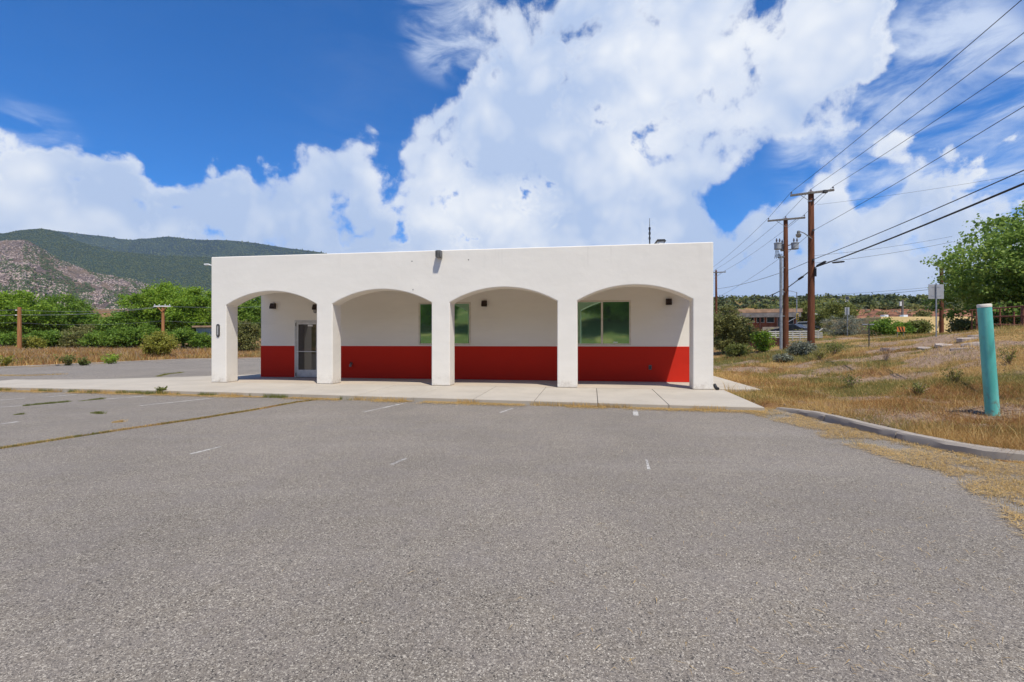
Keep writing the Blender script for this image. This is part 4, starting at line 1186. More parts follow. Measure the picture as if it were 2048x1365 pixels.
def sow(name, n, seed, mat, h, w, lean, want, bend=False, **kw):
    x, y, z, g = field_pts(n, seed, **kw)
    bare, green, rust = cover_np(x, y)
    pr = want(bare, green, rust)*np.clip(1.15-bare*1.35, 0.03, 1)
    k = g.uniform(0, 1, len(x)) < pr
    return blades(name, x[k], y[k], z[k], h*np.clip(.7+y[k]*.012, .7, 1.1)*(0.5+1.0*fbm(x[k]*.7, y[k]*.7, 3)), w*np.clip(y[k]/11, .8, 3.2), lean, mat, seed, bend=bend)
sow('dry_grass', 260000, 41, M['straw'], .12, .0034, 1.2, lambda b, g, r: np.clip(.66-.4*g-.3*r, .05, 1), clump=5, cr=.10)
sow('dry_grass', 50000, 42, M['straw'], .30, .0034, .7, lambda b, g, r: np.clip(.42-.45*r-.35*g, .04, 1), clump=26, cr=.06, d1=26, bend=True)
sow('rust_weeds', 220000, 43, M['rust_weed'], .12, .0036, 1.2, lambda b, g, r: np.clip(r*1.7-.25, 0, 1), clump=5, cr=.10)
sow('green_grass', 300000, 44, M['green_grass'], .11, .0036, 1.0, lambda b, g, r: np.clip(g*1.9-.20, 0, 1), clump=7, cr=.09)
sow('thatch', 150000, 45, M['straw'], .08, .0032, 2.2, lambda b, g, r: .7+0*b, d1=26)
x, y, z, g = field_pts(26000, 46, d1=34)
bare, green, rust = cover_np(x, y); k = g.uniform(0, 1, len(x)) < np.clip(bare*1.6-.2, .02, 1)
lumps('soil_clods', np.stack([x[k], y[k], z[k]], 1), .022, M['soil_clod'], 47, .7)
# the strip on the left
def left_pts(n, seed, clump=10):
    g = np.random.default_rng(seed); m_ = n//clump
    x = g.uniform(-62, -8, m_); y = g.uniform(26, 60, m_)
    x = np.repeat(x, clump)+g.normal(0, .22, m_*clump); y = np.repeat(y, clump)+g.normal(0, .22, m_*clump)
    k = free(x, y) & (lot_dist(x, y) > .35) & (x/y*F+CX > -120) & (x/y*F+CX < 600)
    x, y = x[k], y[k]
    return x, y, ground_z(x, y), g
for nm, n, sd, mt, h, w, fn in (('rust_weeds', 130000, 51, 'rust_weed', .36, .011, lambda b, g, r: .10+.6*r), ('dry_grass', 90000, 52, 'straw', .36, .010, lambda b, g, r: .55+0*b),
                                ('green_grass', 80000, 53, 'green_grass', .30, .010, lambda b, g, r: np.clip(g*1.3-.12, 0, 1)), ('dead_brush', 26000, 54, 'dead_brush', .55, .009, lambda b, g, r: .4+0*b)):
    x, y, z, g = left_pts(n, sd); bare, green, rust = cover_np(x, y)
    k = g.uniform(0, 1, len(x)) < fn(bare, green, rust)
    blades(nm, x[k], y[k], z[k], h*(.35+.8*fbm(x[k]*.4, y[k]*.4, 3)), w*1.5, .9, M[mt], sd)
# straw lying along the kerb and over the edge of the asphalt
def poly_pts(poly, n, seed, edge=0.0):
    g = np.random.default_rng(seed); a = np.array(poly)
    x = g.uniform(a[:, 0].min(), a[:, 0].max(), n); y = g.uniform(a[:, 1].min(), a[:, 1].max(), n)
    ins = np.zeros(n, bool)
    for i in range(len(a)):
        p0 = a[i]; p1 = a[(i+1) % len(a)]
        if p0[1] == p1[1]: continue
        ins ^= ((p0[1] > y) != (p1[1] > y)) & (x < (p1[0]-p0[0])*(y-p0[1])/(p1[1]-p0[1])+p0[0])
    k = ins & (fbm(x*2.3+seed, y*2.3, 4) > edge)
    return x[k], y[k], g
edge_px = [(1400, 813), (1480, 822), (1530, 838), (1620, 860), (1660, 885), (1740, 905), (1800, 928), (1880, 945), (1940, 985), (2000, 1020), (2048, 1085), (2300, 1260)]
inner = [G(*e) for e in edge_px]
lit_poly = [(p.x, p.y) for p in inner]+[(12, 5.75), (8.2, 6.0), (7.1, 6.2), (6.6, 6.4), (6.3, 6.75), (6.15, 7.5), (6.1, 9.5), (6.1, 11.6), (4.8, 11.45)]
x, y, g = poly_pts(lit_poly, 170000, 71, .40)
blades('straw_litter', x, y, 0*x+.004, (.13), .0026, 0, M['straw'], 72, flat=True)
x, y, g = poly_pts(lit_poly, 50000, 73, .52)
blades('straw_litter', x, y, 0*x, .06, .0022, 1.2, M['straw'], 74)
x, y, g = poly_pts(lit_poly, 16000, 75, .55)
blades('green_grass', x, y, 0*x, .055, .0024, 1.0, M['green_grass'], 76)
g = np.random.default_rng(83); pxs_ = 2048-np.abs(g.normal(0, 520, 420)); pys_ = g.uniform(860, 1365, 420); Ds_ = F*EYE/(pys_-CY)
x = (pxs_-CX)/F*Ds_; y = Ds_; k = lot_dist(x, y) < -.1
blades('loose_straw', x[k], y[k], 0*x[k]+.003, .07, .0016, 0, M['straw'], 84, flat=True)
# along the foot of the sidewalk edge
def strip_pts(u0, u1, v0, v1, n, seed, thr):
    g = np.random.default_rng(seed); u = g.uniform(u0, u1, n); v = v1-np.abs(g.normal(0, 1, n))*(v1-v0)*.5
    v = v+np.interp(u, [-8.2, -5, 0.4, 5.57, 13.9, 16.9], [-2.30, -2.32, -2.42, -2.70, -3.27, -3.45])
    x = BO.x+BE.x*u+BN.x*v; y = BO.y+BE.y*u+BN.y*v
    k = fbm(u*1.4+seed, v*.6, 4) > thr
    return x[k], y[k]
x, y = strip_pts(-8, 17, -.42, -.01, 26000, 77, .40); blades('straw_litter', x, y, 0*x+.004, .10, .004, 0, M['straw'], 78, flat=True)
x, y = strip_pts(-8, 8, -.20, -.01, 9000, 79, .50); blades('green_grass', x, y, 0*x, .09, .006, .7, M['weed_leaf'], 80)
x, y = strip_pts(-8, 17, -.2, -.01, 8000, 81, .50); blades('dry_grass', x, y, 0*x, .10, .005, .8, M['straw'], 82)
# weeds in the cracks of the asphalt
def crack(pts, n, seed, mt, h=.045, w=.03, thr=.3, name='crack_weeds'):
    P_ = [G(*p) for p in pts]; g = np.random.default_rng(seed)
    L = [(b_-a).length for a, b_ in zip(P_[:-1], P_[1:])]; k = g.choice(len(L), n, p=np.array(L)/sum(L)); f = g.uniform(0, 1, n)
    A = np.array([p[:2] for p in P_])
    q = A[k]+(A[k+1]-A[k])*f[:, None]
    wob = (fbm(q[:, 0]*1.5, q[:, 1]*1.5, 3)-.5)*.22
    x = q[:, 0]+g.normal(0, w, n); y = q[:, 1]+wob+g.normal(0, w, n)
    kk = fbm(x*1.2+seed, y*1.2, 3) > thr
    return blades(name, x[kk], y[kk], 0*x[kk], h, .006, 1.0, M[mt], seed)
DIAG = [(-60, 907), (0, 898), (120, 880), (250, 860), (390, 840), (500, 822), (590, 806), (640, 799)]
crack(DIAG, 5500, 91, 'green_grass', .03, w=.016, thr=.42); crack(DIAG, 5500, 92, 'straw', .03, w=.024, thr=.36); crack(DIAG, 1500, 93, 'rust_weed', .03, w=.02, thr=.45)
crack([(52, 812), (95, 808), (140, 804)], 900, 94, 'weed_leaf', .04, .03, thr=.42); crack([(160, 803), (205, 799)], 300, 95, 'weed_leaf', .04, .025, thr=.42)
crack([(183, 827), (200, 829)], 200, 96, 'weed_leaf', .05, .04); crack([(224, 846), (250, 844)], 160, 97, 'straw', .04, .02); crack([(25, 831), (40, 830)], 160, 98, 'weed_leaf', .03, .02)
crack([(315, 754), (335, 749), (365, 746)], 800, 99, 'green_grass', .06, .05)
crack([(-100, 752), (60, 752), (130, 749)], 1500, 100, 'straw', .06, .10)
def soil_line(pts, w, name='crack_soil'):
    ps = path_sample([G(*p) for p in pts], .25); vs = []; rr = random.Random(5)
    for i, p_ in enumerate(ps):
        t = (ps[min(i+1, len(ps)-1)]-ps[max(i-1, 0)]).normalized(); n = Vector((-t.y, t.x, 0))
        p_ = Vector((p_.x, p_.y+(float(fbm(np.array([p_.x*1.5]), np.array([p_.y*1.5]), 3)[0])-.5)*.22, .005))
        vs += [p_+n*w*rr.uniform(.5, 1.2), p_-n*w*rr.uniform(.5, 1.2)]
    mb = MB(); mb.add(vs, [(2*i, 2*i+1, 2*i+3, 2*i+2) for i in range(len(ps)-1)])
    o = mb.build(name, M['field_soil'], lot)
    if o.data.polygons[0].normal.z < 0: o.data.flip_normals()
soil_line(DIAG, .016)

# ------------------------------------------------------------------ the teal post
x, y = 8.67, 8.93; z0 = gz(x, y)
tpst = empty('teal_post', (x, y, z0), 0, 'leaning round teal post with a cream cap in the dry grass', 'post')
tpst.rotation_euler = (R(-1.0), R(-3.4), 0)
ph = P(1969, 608, 8.93).z-z0
MB().tube([(0, 0, -.3), (0, 0, 0), (0, 0, ph-.06)], [.101, .101, .101], 28).build('pipe', M['teal_paint'], tpst, smooth=True)
MB().tube([(0, 0, ph-.06), (0, 0, ph-.012), (0, 0, ph)], [.104, .104, .094], 28).build('cap', M['cream_cap'], tpst, smooth=True)

# ------------------------------------------------------------------ utility poles
def sag_line(a, c, sag, n=14):
    return [a.lerp(c, i/n)-Vector((0, 0, sag*4*(i/n)*(1-i/n))) for i in range(n+1)]
PB = Vector((18.12, 30.0, 0)); PA = Vector((19.9, 36.0, 0)); PC = Vector((26.8, 65.0, 0)); PD = Vector((9.3, -3.2, 0))
for p_ in (PA, PB, PC, PD): p_.z = gz(p_.x, p_.y)
line_dir = (PA-PB).normalized(); arm_dir = Vector((line_dir.y, -line_dir.x, 0)).normalized()
def insulator(mb, p_, h=.16, r=.05):
    mb.tube([p_, p_+Vector((0, 0, h*.35)), p_+Vector((0, 0, h*.4)), p_+Vector((0, 0, h*.75)), p_+Vector((0, 0, h))], [.014, .014, r, r*.8, r*.35], 8)
def utility_pole(base, top_z, r0, r1, label, arm_z, arm_half, tilt=0.0, mat='pole_wood'):
    o = empty('utility_pole', base, 0, label, 'utility pole', 'wooden utility poles on the right')
    h = top_z-base.z
    MB().tube([(0, 0, -.4), (0, 0, 0), (0.02, 0, h*.5), (0, 0, h-.04), (0, 0, h)], [r0*1.02, r0, (r0+r1)/2, r1, r1*.85], 14).build('pole', M[mat], o, smooth=True)
    za = arm_z-base.z
    ad = Vector((arm_dir.x, arm_dir.y, tilt))
    off = -Vector((line_dir.x, line_dir.y, 0))*(r1+.05)
    Ma = Matrix.Translation(off+Vector((0, 0, za))) @ ad.to_track_quat('X', 'Z').to_matrix().to_4x4()
    am = MB().box(-arm_half, arm_half, -.05, .05, -.06, .06, Ma).build('crossarm', M['grey_wood'], o, bevel=.008)
    for sg in (-1, 1):
        a = off+ad*arm_half*.52*sg+Vector((0, 0, za-.06)); c = off*.6+Vector((0, 0, za-.55))
        MB().tube([a, c], .018, 6).build('brace', M['galvanised'], am)
    tips = []
    for q in (-arm_half+.06, None, arm_half-.06):
        p_ = (off+ad*q+Vector((0, 0, za+.06))) if q is not None else Vector((0, 0, h))
        mb = MB(); insulator(mb, p_); mb.build('insulator', M['porcelain'], am, smooth=True)
        tips.append(o.location+p_+Vector((0, 0, .16)))
    return o, tips, am
zB = P(1627, 384, 30).z; zA = P(1574, 437, 36).z; zC = P(1433, 541, 65).z
oB, tB, amB = utility_pole(PB, zB, .205, .155, 'tallest brown wooden utility pole, nearest, with a street lamp arm', zB-.12, 1.17, .06)
oA, tA, amA = utility_pole(PA, zA, .20, .14, 'brown wooden utility pole carrying grey transformers and a metal riser pipe', zA-.12, 1.22, .03)
oC, tC, amC = utility_pole(PC, zC, .17, .12, 'distant dark utility pole right against the corner of the white building', zC-.3, 1.15, 0)
oD = empty('utility_pole', PD); bpy.data.objects.remove(oD)
tD = [PD+arm_dir*q+Vector((0, 0, zB-PB.z+.25-0.0)) for q in (-1.12, 0, 1.12)]
# fittings on the nearest pole
mb = MB(); q = PB
def rel(o, w): return Vector(w)-o.location
la = rel(oB, P(1625, 479, 29.9)); lb_ = rel(oB, P(1597, 464, 29.2))
lm = MB().tube([la, la.lerp(lb_, .6)+Vector((0, 0, .10)), lb_+Vector((0, 0, .04)), lb_], .028, 8).build('lamp_arm', M['galvanised'], oB, smooth=True)
MB().tube([lb_+Vector((0, 0, .06)), lb_, lb_+Vector((0, 0, -.10)), lb_+Vector((0, 0, -.12))], [.06, .09, .09, .04], 12).build('lamp_cap', M['grey_metal'], lm, smooth=True)
MB().tube([lb_+Vector((0, 0, -.12)), lb_+Vector((0, 0, -.15)), lb_+Vector((0, 0, -.30)), lb_+Vector((0, 0, -.34))], [.10, .155, .12, .07], 14).build('lamp_shade', M['lamp_lens'], lm, smooth=True)
for py, hh_ in ((545, .5), (461, .12), (520, .12), (400, .1)):
    c = rel(oB, P(1627 if py != 545 else 1631, py, 29.78))
    MB().tube([c-Vector((0, 0, hh_/2)), c+Vector((0, 0, hh_/2))], .06, 8).build('bracket', M['dark_metal'], oB, smooth=True)
c = rel(oB, P(1650, 386, 29.6))
MB().box(c.x-.12, c.x+.12, c.y-.1, c.y+.1, c.z-.02, c.z+.16).build('fuse_switch', M['dark_metal'], oB, bevel=.02)
MB().tube([Vector((0, 0, zB-PB.z-.62)), Vector((0, 0, zB-PB.z-.56))], .175, 14).build('band', M['galvanised'], oB, smooth=True)
# transformers, riser on the second pole
def transformer(px, py0, py1, D, wpx, nm_=2):
    a = rel(oA, P(px, py1, D)); c = rel(oA, P(px, py0, D)); r_ = wpx/2/F*D
    tr = MB().tube([a+Vector((0, 0, .02)), a+Vector((0, 0, .05)), c-Vector((0, 0, .07)), c-Vector((0, 0, .05)), c, c+Vector((0, 0, .03))], [r_*.9, r_*.97, r_*.97, r_*1.06, r_*1.06, r_*.7], 18).build('transformer', M['transformer_paint'], oA, smooth=True, angle=25)
    for k in range(nm_):
        mb = MB(); b0 = c+Vector(((k-.5)*r_*.9, -r_*.2, 0)); mb.tube([b0, b0+Vector((0, 0, .10)), b0+Vector((0, 0, .13)), b0+Vector((0, 0, .24)), b0+Vector((0, 0, .33))], [.04, .035, .07, .05, .02], 8)
        mb.build('bushing', M['porcelain'], tr, smooth=True)
    e0 = (a+c)/2; pole_pt = Vector((0, 0, e0.z))
    for dz in (-.15, .18): MB().tube([e0+Vector((0, 0, dz)), pole_pt+Vector((0, 0, dz-.12))], .03, 6).build('bracket', M['dark_metal'], tr)
    return tr
transformer(1555.5, 486.5, 500, 35.6, 13.5); transformer(1590, 486, 499.5, 35.7, 14); transformer(1566, 489, 503, 36.5, 10, 1)
rp = [rel(oA, P(1562, 703, 35.5)), rel(oA, P(1562, 515, 35.5))]
rp[0].z = -0.3
rs = MB().tube([rp[0], rp[1]], .10, 12).build('riser_pipe', M['galvanised'], oA, smooth=True)
for k in range(4):
    c = rp[1]+Vector((-.10+.06*k, 0, 0)); MB().tube([c, c+Vector((-.1+.03*k, 0, .25)), c+Vector((-.25+.05*k, 0, .18)), c+Vector((-.35+.08*k, 0, -.1)), c+Vector((-.28, 0, .5))], .018, 6).build('cable', M['black_rubber'], rs, smooth=True)
MB().box(rp[1].x-.2, rp[1].x+.22, rp[1].y-.1, rp[1].y+.1, rp[1].z-.03, rp[1].z+.05).build('riser_head', M['grey_metal'], rs, bevel=.02)
for k in range(3):
    c = rel(oA, P(1577-k*.5, 524+k*42, 35.8)); MB().tube([rp[1].lerp(rp[0], .1+.25*k), Vector((0, 0, rp[1].lerp(rp[0], .1+.25*k).z))], .03, 6).build('standoff', M['galvanised'], rs)
# wires
def wire(pts, r, label, grp='overhead wires between the utility poles', nm='power_line', mat='black_rubber'):
    o = MB().tube(pts, r, 5, caps=False).build(nm, M[mat], None, smooth=True)
    return tag(o, label, 'wire', grp)
def span3(ps, sag): 
    out_ = []
    for a, c in zip(ps[:-1], ps[1:]): out_ += sag_line(a, c, sag*((c-a).length/33)**2)[(1 if out_ else 0):]
    return out_
far = [tC[k]+Vector((6.8, 29, 0))*1.2+Vector((0, 0, 1)) for k in range(3)]
for k, nm_ in enumerate(('left', 'middle', 'right')):
    wire(span3([tD[k], tB[k], tA[k], tC[k], far[k]], .30), .011, f'thin power wire on the {nm_} insulators of the crossarms')
def side(p0, z): return Vector((p0.x, p0.y, z))+arm_dir*.17
zl = [P(1628, 461, 30).z, P(1628, 519, 30).z, P(1628, 536, 30).z]
dD = [P(2048, 205, 13.1).z+.25, P(2048, 319, 13.1).z+.05, P(2048, 335, 13.1).z+.05]
zAa = [P(1571, 505, 36).z, P(1571, 541, 36).z, P(1571, 575, 36).z]
zCc = [P(1433, 595, 65).z, P(1433, 578, 65).z, P(1433, 630, 65).z]
labs = ['single thin wire attached halfway up the two nearer poles', 'upper of the two communication cables on the nearer poles', 'thickest black communication cable, lowest on the nearer poles']
for k in range(3):
    a0 = side(PD, dD[k]); 
    wire(span3([a0, side(PB, zl[k]), side(PA, zAa[k]), side(PC, zCc[k])], .25), (.011, .017, .033)[k], labs[k], 'overhead wires between the utility poles', 'power_line' if k == 0 else 'communication_cable')
# splice boxes hang on the cable
def splice(px0, py0, px1, py1, D, r, lb):
    o = MB().tube([P(px0, py0, D), P(px0*.9+px1*.1, py0*.9+py1*.1, D), P(px0*.1+px1*.9, py0*.1+py1*.9, D-.3), P(px1, py1, D-.3)], [r*.5, r, r, r*.5], 8).build('cable_splice', M['black_rubber'], None, smooth=True)
    tag(o, lb, 'splice box', 'splice boxes on the cable')
splice(1633, 533, 1652, 523, 29.6, .07, 'black splice box on the thick cable right of the tallest pole')
splice(1596, 560, 1607, 553, 32.5, .07, 'black splice box on the thick cable between the two brown poles')
splice(1664, 526, 1689, 523.5, 29.4, .05, 'long black splice on the thin drop wire right of the tallest pole')
wire(sag_line(side(PB, P(1628, 527, 30).z), P(1905, 484, 33), .12), .010, 'thin drop wire running from the tallest pole into the big tree', None)
wire(sag_line(side(PB, P(1628, 512, 30).z), P(1905, 473, 33), .12), .008, 'thinnest drop wire running from the tallest pole to the top of the big tree', None)
wire(sag_line(P(1634, 410, 30), P(2300, 300, 24), .2), .006, 'very thin wire leaving the tallest pole just below its crossarm', None)
# pole by the sign
pe_ = Vector(((1883-CX)/F*43, 43, 0)); pe_.z = gz(pe_.x, pe_.y)
o = empty('utility_pole', pe_, 0, 'wooden pole behind the white backed sign, its top in the tree', 'utility pole', 'wooden utility poles on the right')
hp_ = P(1883, 528, 43).z-pe_.z
MB().tube([(0, 0, -.4), (0, 0, hp_)], [.17, .13], 12).build('pole', M['pole_wood'], o, smooth=True)
MB().box(-.5, .5, -.2, -.13, hp_-.3, hp_-.2).build('crossarm', M['grey_wood'], o)
wire(sag_line(P(1883, 577, 43), P(1430, 594, 66), .55)+[], .016, 'low nearly level wire reaching the wooden pole beside the big tree', None)
wire(sag_line(P(1883, 573, 43), P(1430, 590, 66), .45), .010, 'thin wire just above the low nearly level wire', None)

# pale poles and wires on the left
def pale_pole(px, top, D, r, label, arm):
    x = (px-CX)/F*D; z0 = gz(x, D); o = empty('utility_pole', (x, D, z0), 0, label, 'utility pole', 'pale wooden poles on the left')
    h = EYE+(CY-top)/F*D-z0
    MB().tube([(0, 0, -.3), (0, 0, h)], [r, r*.8], 12).build('pole', M['pale_pole_wood'], o, smooth=True)
    if arm:
        am = MB().box(-.85, .85, -.16, -.08, h-.12, h-.0).build('crossarm', M['far_white'], o, bevel=.01)
        for sg in (-1, 1): MB().tube([(sg*.5, -.12, h-.1), (0, -.12, h-.62)], .045, 6).build('brace', M['pale_pole_wood'], am)
        for q in (-.75, -.3, .3, .75):
            mb = MB(); insulator(mb, Vector((q, -.12, h)), .14, .045); mb.build('insulator', M['far_white'], am, smooth=True)
    else:
        for dz in (.25, .75): MB().box(-.35, -.15, -.1, .1, h-dz-.1, h-dz).build('bracket', M['far_white'], o, bevel=.01)
    return o
pale_pole(39, 615, 50, .20, 'pale wooden pole with no crossarm at the far left', False)
pale_pole(326, 612, 50, .155, 'pale wooden pole with a short white crossarm left of the white building', True)
LW = 'light wires on the left'
def lw(pts, r, lb): wire(pts, r, lb, LW, 'power_line', 'galvanised')
lw(sag_line(P(-90, 621, 50), P(39, 620, 50), .05)+sag_line(P(39, 620, 50), P(326, 612.5, 50), .35)[1:]+sag_line(P(326, 612.5, 50), P(640, 606, 50), .3)[1:], .012, 'upper light wire across the left tree line')
lw(sag_line(P(-90, 632, 50), P(39, 630, 50), .05)+sag_line(P(39, 630, 50), P(326, 613.5, 49.9), .3)[1:], .019, 'thicker light wire running up to the crossarm pole')
lw(sag_line(P(-90, 646, 50), P(39, 646, 50), .02)+sag_line(P(39, 646, 50), P(326, 642, 50), .3)[1:]+sag_line(P(326, 642, 50), P(640, 640, 50), .3)[1:], .008, 'lowest thin wire across the left tree line')

# ------------------------------------------------------------------ signs and street furniture on the right
def post_obj(name, px, top, D, r, mat, label, cat, base=None):
    x = (px-CX)/F*D; z0 = gz(x, D) if base is None else base
    o = empty(name, (x, D, z0), 0, label, cat)
    h = EYE+(CY-top)/F*D-z0
    MB().tube([(0, 0, -.2), (0, 0, h)], r, 8).build('post', M[mat], o, smooth=True)
    return o, h
o, h = post_obj('road_sign', 1872.5, 569, 26, .032, 'galvanised', 'square grey sign seen from behind on a thin metal post', 'sign')
sx0 = (1858-1872.5)/F*26; sx1 = (1889-1872.5)/F*26
sp = MB().box(sx0, sx1, .04, .046, h-.76, h).build('sign_panel', M['sign_back'], o, bevel=.0)
for dz in (.15, .6): MB().box(-.25, .28, .034, .04, h-dz-.025, h-dz+.025).build('sign_brace', M['galvanised'], sp)
o, h = post_obj('road_sign', 1695, 615, 48, .04, 'galvanised', 'small narrow sign seen from behind above the sagebrush', 'sign')
MB().box(-.22, .22, .05, .06, h-.72, h).build('sign_panel', M['sign_back'], o)
o, h = post_obj('street_lamp', 1593.5, 585, 70, .07, 'galvanised', 'thin grey street lamp pole between the two brown poles', 'street lamp')
arm = MB().tube([(0, 0, h-.05), (-.6, 0, h+.12), (-1.2, 0, h+.22)], .035, 6).build('lamp_arm', M['galvanised'], o)
MB().box(-1.6, -1.15, -.1, .1, h+.17, h+.27).build('lamp_head', M['grey_metal'], arm, bevel=.02)
sg_ = MB().box(-.14, .14, -.22, -.08, h-3.9, h-3.0).build('signal_head', M['yellow_paint'], o, bevel=.02)
for k in range(3): MB().tube([(0, -.22, h-3.2-k*.27), (0, -.30, h-3.2-k*.27)], .09, 10).build('signal_lens', M['dark_metal'], sg_)
MB().tube([(0, -.1, h-3.5), (-1.7, -.2, h-4.4)], .05, 6).build('brace', M['galvanised'], o)
o, h = post_obj('street_lamp', 1732, 597, 150, .09, 'galvanised', 'distant thin lamp pole on the hill skyline right of the white roofed building', 'street lamp')
o, h = post_obj('wooden_post', 1805, 600, 80, .16, 'grey_wood', 'dark wooden pole rising behind the yellow building', 'pole')
MB().box(-.45, -.2, -.1, .1, h-1.0, h-.3).build('bracket', M['far_white'], o)
o, h = post_obj('steel_post', 1738, 648, 27, .028, 'dark_metal', 'thin dark steel stake in the dry grass left of the yellow building', 'post')
MB().box(-.32, .32, .05, .08, h-.06, h).build('top_rail', M['galvanised'], o)
# rusty pipe fence by the tree
fb = empty('pipe_fence', ((1990-CX)/F*25, 25, gz((1990-CX)/F*25, 25)), 0, 'rusty pipe fence with two rails under the big tree', 'fence')
def frel(px, py, D): return P(px, py, D)-Vector(fb.location)
for px, D, top in ((1944, 28, 621), (1953, 27.8, 621), (2000, 26.2, 617), (2028, 25.2, 624), (2046, 24.6, 612), (2120, 22, 604)):
    a = frel(px, top, D); a0 = Vector((a.x, a.y, gz((px-CX)/F*D, D)-fb.location.z-.2))
    MB().tube([a0, a], .085 if px in (2046, 2120) else .035, 10).build('fence_post', M['rust_pipe'], fb, smooth=True)
for pts in (((1940, 621, 28), (2046, 613, 24.6), (2120, 606, 22)), ((1984, 634, 26.6), (2046, 632.5, 24.6), (2120, 631, 22)), ((1953, 648, 27.8), (2046, 651, 24.6))):
    MB().tube([frel(*q) for q in pts], .038, 8).build('rail', M['rust_pipe'], fb, smooth=True)

# ------------------------------------------------------------------ buildings on the right
def house(name, px0, px1, D0, D1, top, label, wall, roofm, depth=8, roof_h=.25, over=.3, windows=(), cat='house', parapet=False, base=None, grp=None):
    a = Vector(((px0-CX)/F*D0, D0, 0)); c = Vector(((px1-CX)/F*D1, D1, 0))
    e = (c-a); L = e.length; ang = math.atan2(e.y, e.x)
    z0 = base if base is not None else min(gz(a.x, a.y), gz(c.x, c.y))-.15
    o = empty(name, (a.x, a.y, z0), ang, label, cat, grp)
    h = EYE+(CY-top)/F*(D0+D1)/2-z0
    MB().box(0, L, 0, depth, -.5, h-(0 if parapet else roof_h)).build('wall', M[wall], o, bevel=.03 if parapet else 0)
    if parapet: MB().box(.2, L-.2, .2, depth-.2, h-.3, h+.002).build('roof', M[roofm], o)
    else: MB().box(-over, L+over, -over, depth+over, h-roof_h, h).build('roof', M[roofm], o, bevel=.02)
    for (f0, f1, zz0, zz1) in windows:
        w = MB().box(f0*L, f1*L, -.03, .02, zz0, zz1).build('window', M['window_frame_paint'], o)
        MB().box(f0*L+.07, f1*L-.07, -.045, -.032, zz0+.07, zz1-.07).build('pane', M['dark_pane'], w)
    return o, L, h
yb, L, h = house('adobe_house', 1762, 1950, 48, 48, 634, 'low flat roofed yellow adobe building behind the bank', 'adobe_plaster', 'roof_membrane', depth=9, parapet=True,
                 windows=((.74, .80, .35, 1.35), (.45, .52, .3, 1.3)), cat='building')
for f in (.10, .36, .62, .84): MB().tube([(f*L, -.28, h-.42), (f*L, .1, h-.42)], .07, 8).build('roof_beam', M['grey_wood'], yb, smooth=True)
for f in (.28, .50): MB().box(f*L, f*L+.45, 3, 3.5, h, h+.35).build('roof_vent', M['far_white'], yb)
MB().box(.885*L, .895*L, -.05, .0, .1, h-.15).build('downpipe', M['grey_wood'], yb)
house('adobe_house', 1736, 1772, 56, 53, 641, 'small orange plastered annexe left of the yellow adobe building', 'adobe_plaster', 'roof_grey', depth=6, cat='building', windows=((.3, .6, .6, 1.5),))
bb, L, h = house('brick_shop', 1480, 1592, 77, 75, 619, 'low brick building with a wide tan roof behind the olive bush', 'brick_wall_paint', 'roof_tan', depth=12, roof_h=.55, over=.7,
                 windows=((.12, .26, h*.0+1.9, 3.0), (.30, .44, 1.9, 3.0), (.48, .62, 1.9, 3.0), (.68, .80, .7, 2.9), (.84, .96, 1.6, 2.9)), cat='building')
MB().box(-.5, L+.5, -.68, -.1, h-1.25, h-.56).build('fascia', M['roof_grey'], bb)
for f in (.05, .35, .65, .97): MB().box(f*L-.1, f*L+.1, -.65, -.45, -.3, h-1.25).build('porch_post', M['fence_brown'], bb)
MB().box(.35*L, 1.0*L, -2.2, -1.9, -.3, 1.2).build('low_wall', M['far_wall'], bb)
house('hill_house', 1652, 1706, 210, 205, 602.5, 'long white roofed building on the hill skyline', 'far_wall', 'far_white', depth=10, roof_h=1.0, over=.8, windows=((.1, .25, 1.2, 2.4), (.4, .6, 1.2, 2.4), (.72, .86, 1.2, 2.4)), grp='houses on the far hill')
house('hill_house', 1702, 1722, 214, 214, 600, 'small white gabled building right of the long white roof', 'far_white', 'far_white', depth=8, roof_h=1.4, over=.1, windows=((.35, .65, 1.2, 2.2),), grp='houses on the far hill')
house('hill_house', 1519, 1530, 315, 315, 598, 'small white house on the hill left of the metal riser pipe', 'far_white', 'far_white', depth=7, roof_h=.8, over=.3, windows=((.3, .6, 1.0, 2.0),), grp='houses on the far hill')
house('hill_house', 1456, 1466, 318, 318, 596, 'tiny white house on the hill right of the white building corner', 'far_white', 'far_white', depth=7, roof_h=.8, over=.3, windows=((.3, .6, 1.0, 2.0),), grp='houses on the far hill')
house('shed', 392, 432, 58, 57, 652, 'grey blue shed half hidden in the trees left of the building', 'transformer_paint', 'roof_tan', depth=5, roof_h=.2, windows=((.35, .6, .8, 1.9),), cat='shed')

# red cut bank below the hill
pxs = np.linspace(1640, 2300, 90); tt = np.linspace(0, 1, 16)
PXg, Tg = np.meshgrid(pxs, tt); Dg = 88+Tg*14
topy = 619+(fbm(PXg/40, PXg*0+2, 3)-.5)*5; yy = 652+(topy-652)*np.clip(Tg*1.25, 0, 1)**.8
rough_ = (fbm(PXg/14, Tg*6, 4)-.5)*5*np.sin(np.clip(Tg*1.2, 0, 1)*math.pi)
Zg = EYE+(CY-yy+rough_)/F*Dg; Xg = (PXg-CX)/F*Dg
ii = (np.arange(15)[:, None]*90+np.arange(89)[None, :]).ravel()
o = np_mesh('cut_bank', np.stack([Xg.ravel(), Dg.ravel(), Zg.ravel()], 1), np.stack([ii, ii+1, ii+91, ii+90], 1).ravel(), 4, M['red_soil'], smooth=True); tag(o, kind='structure')
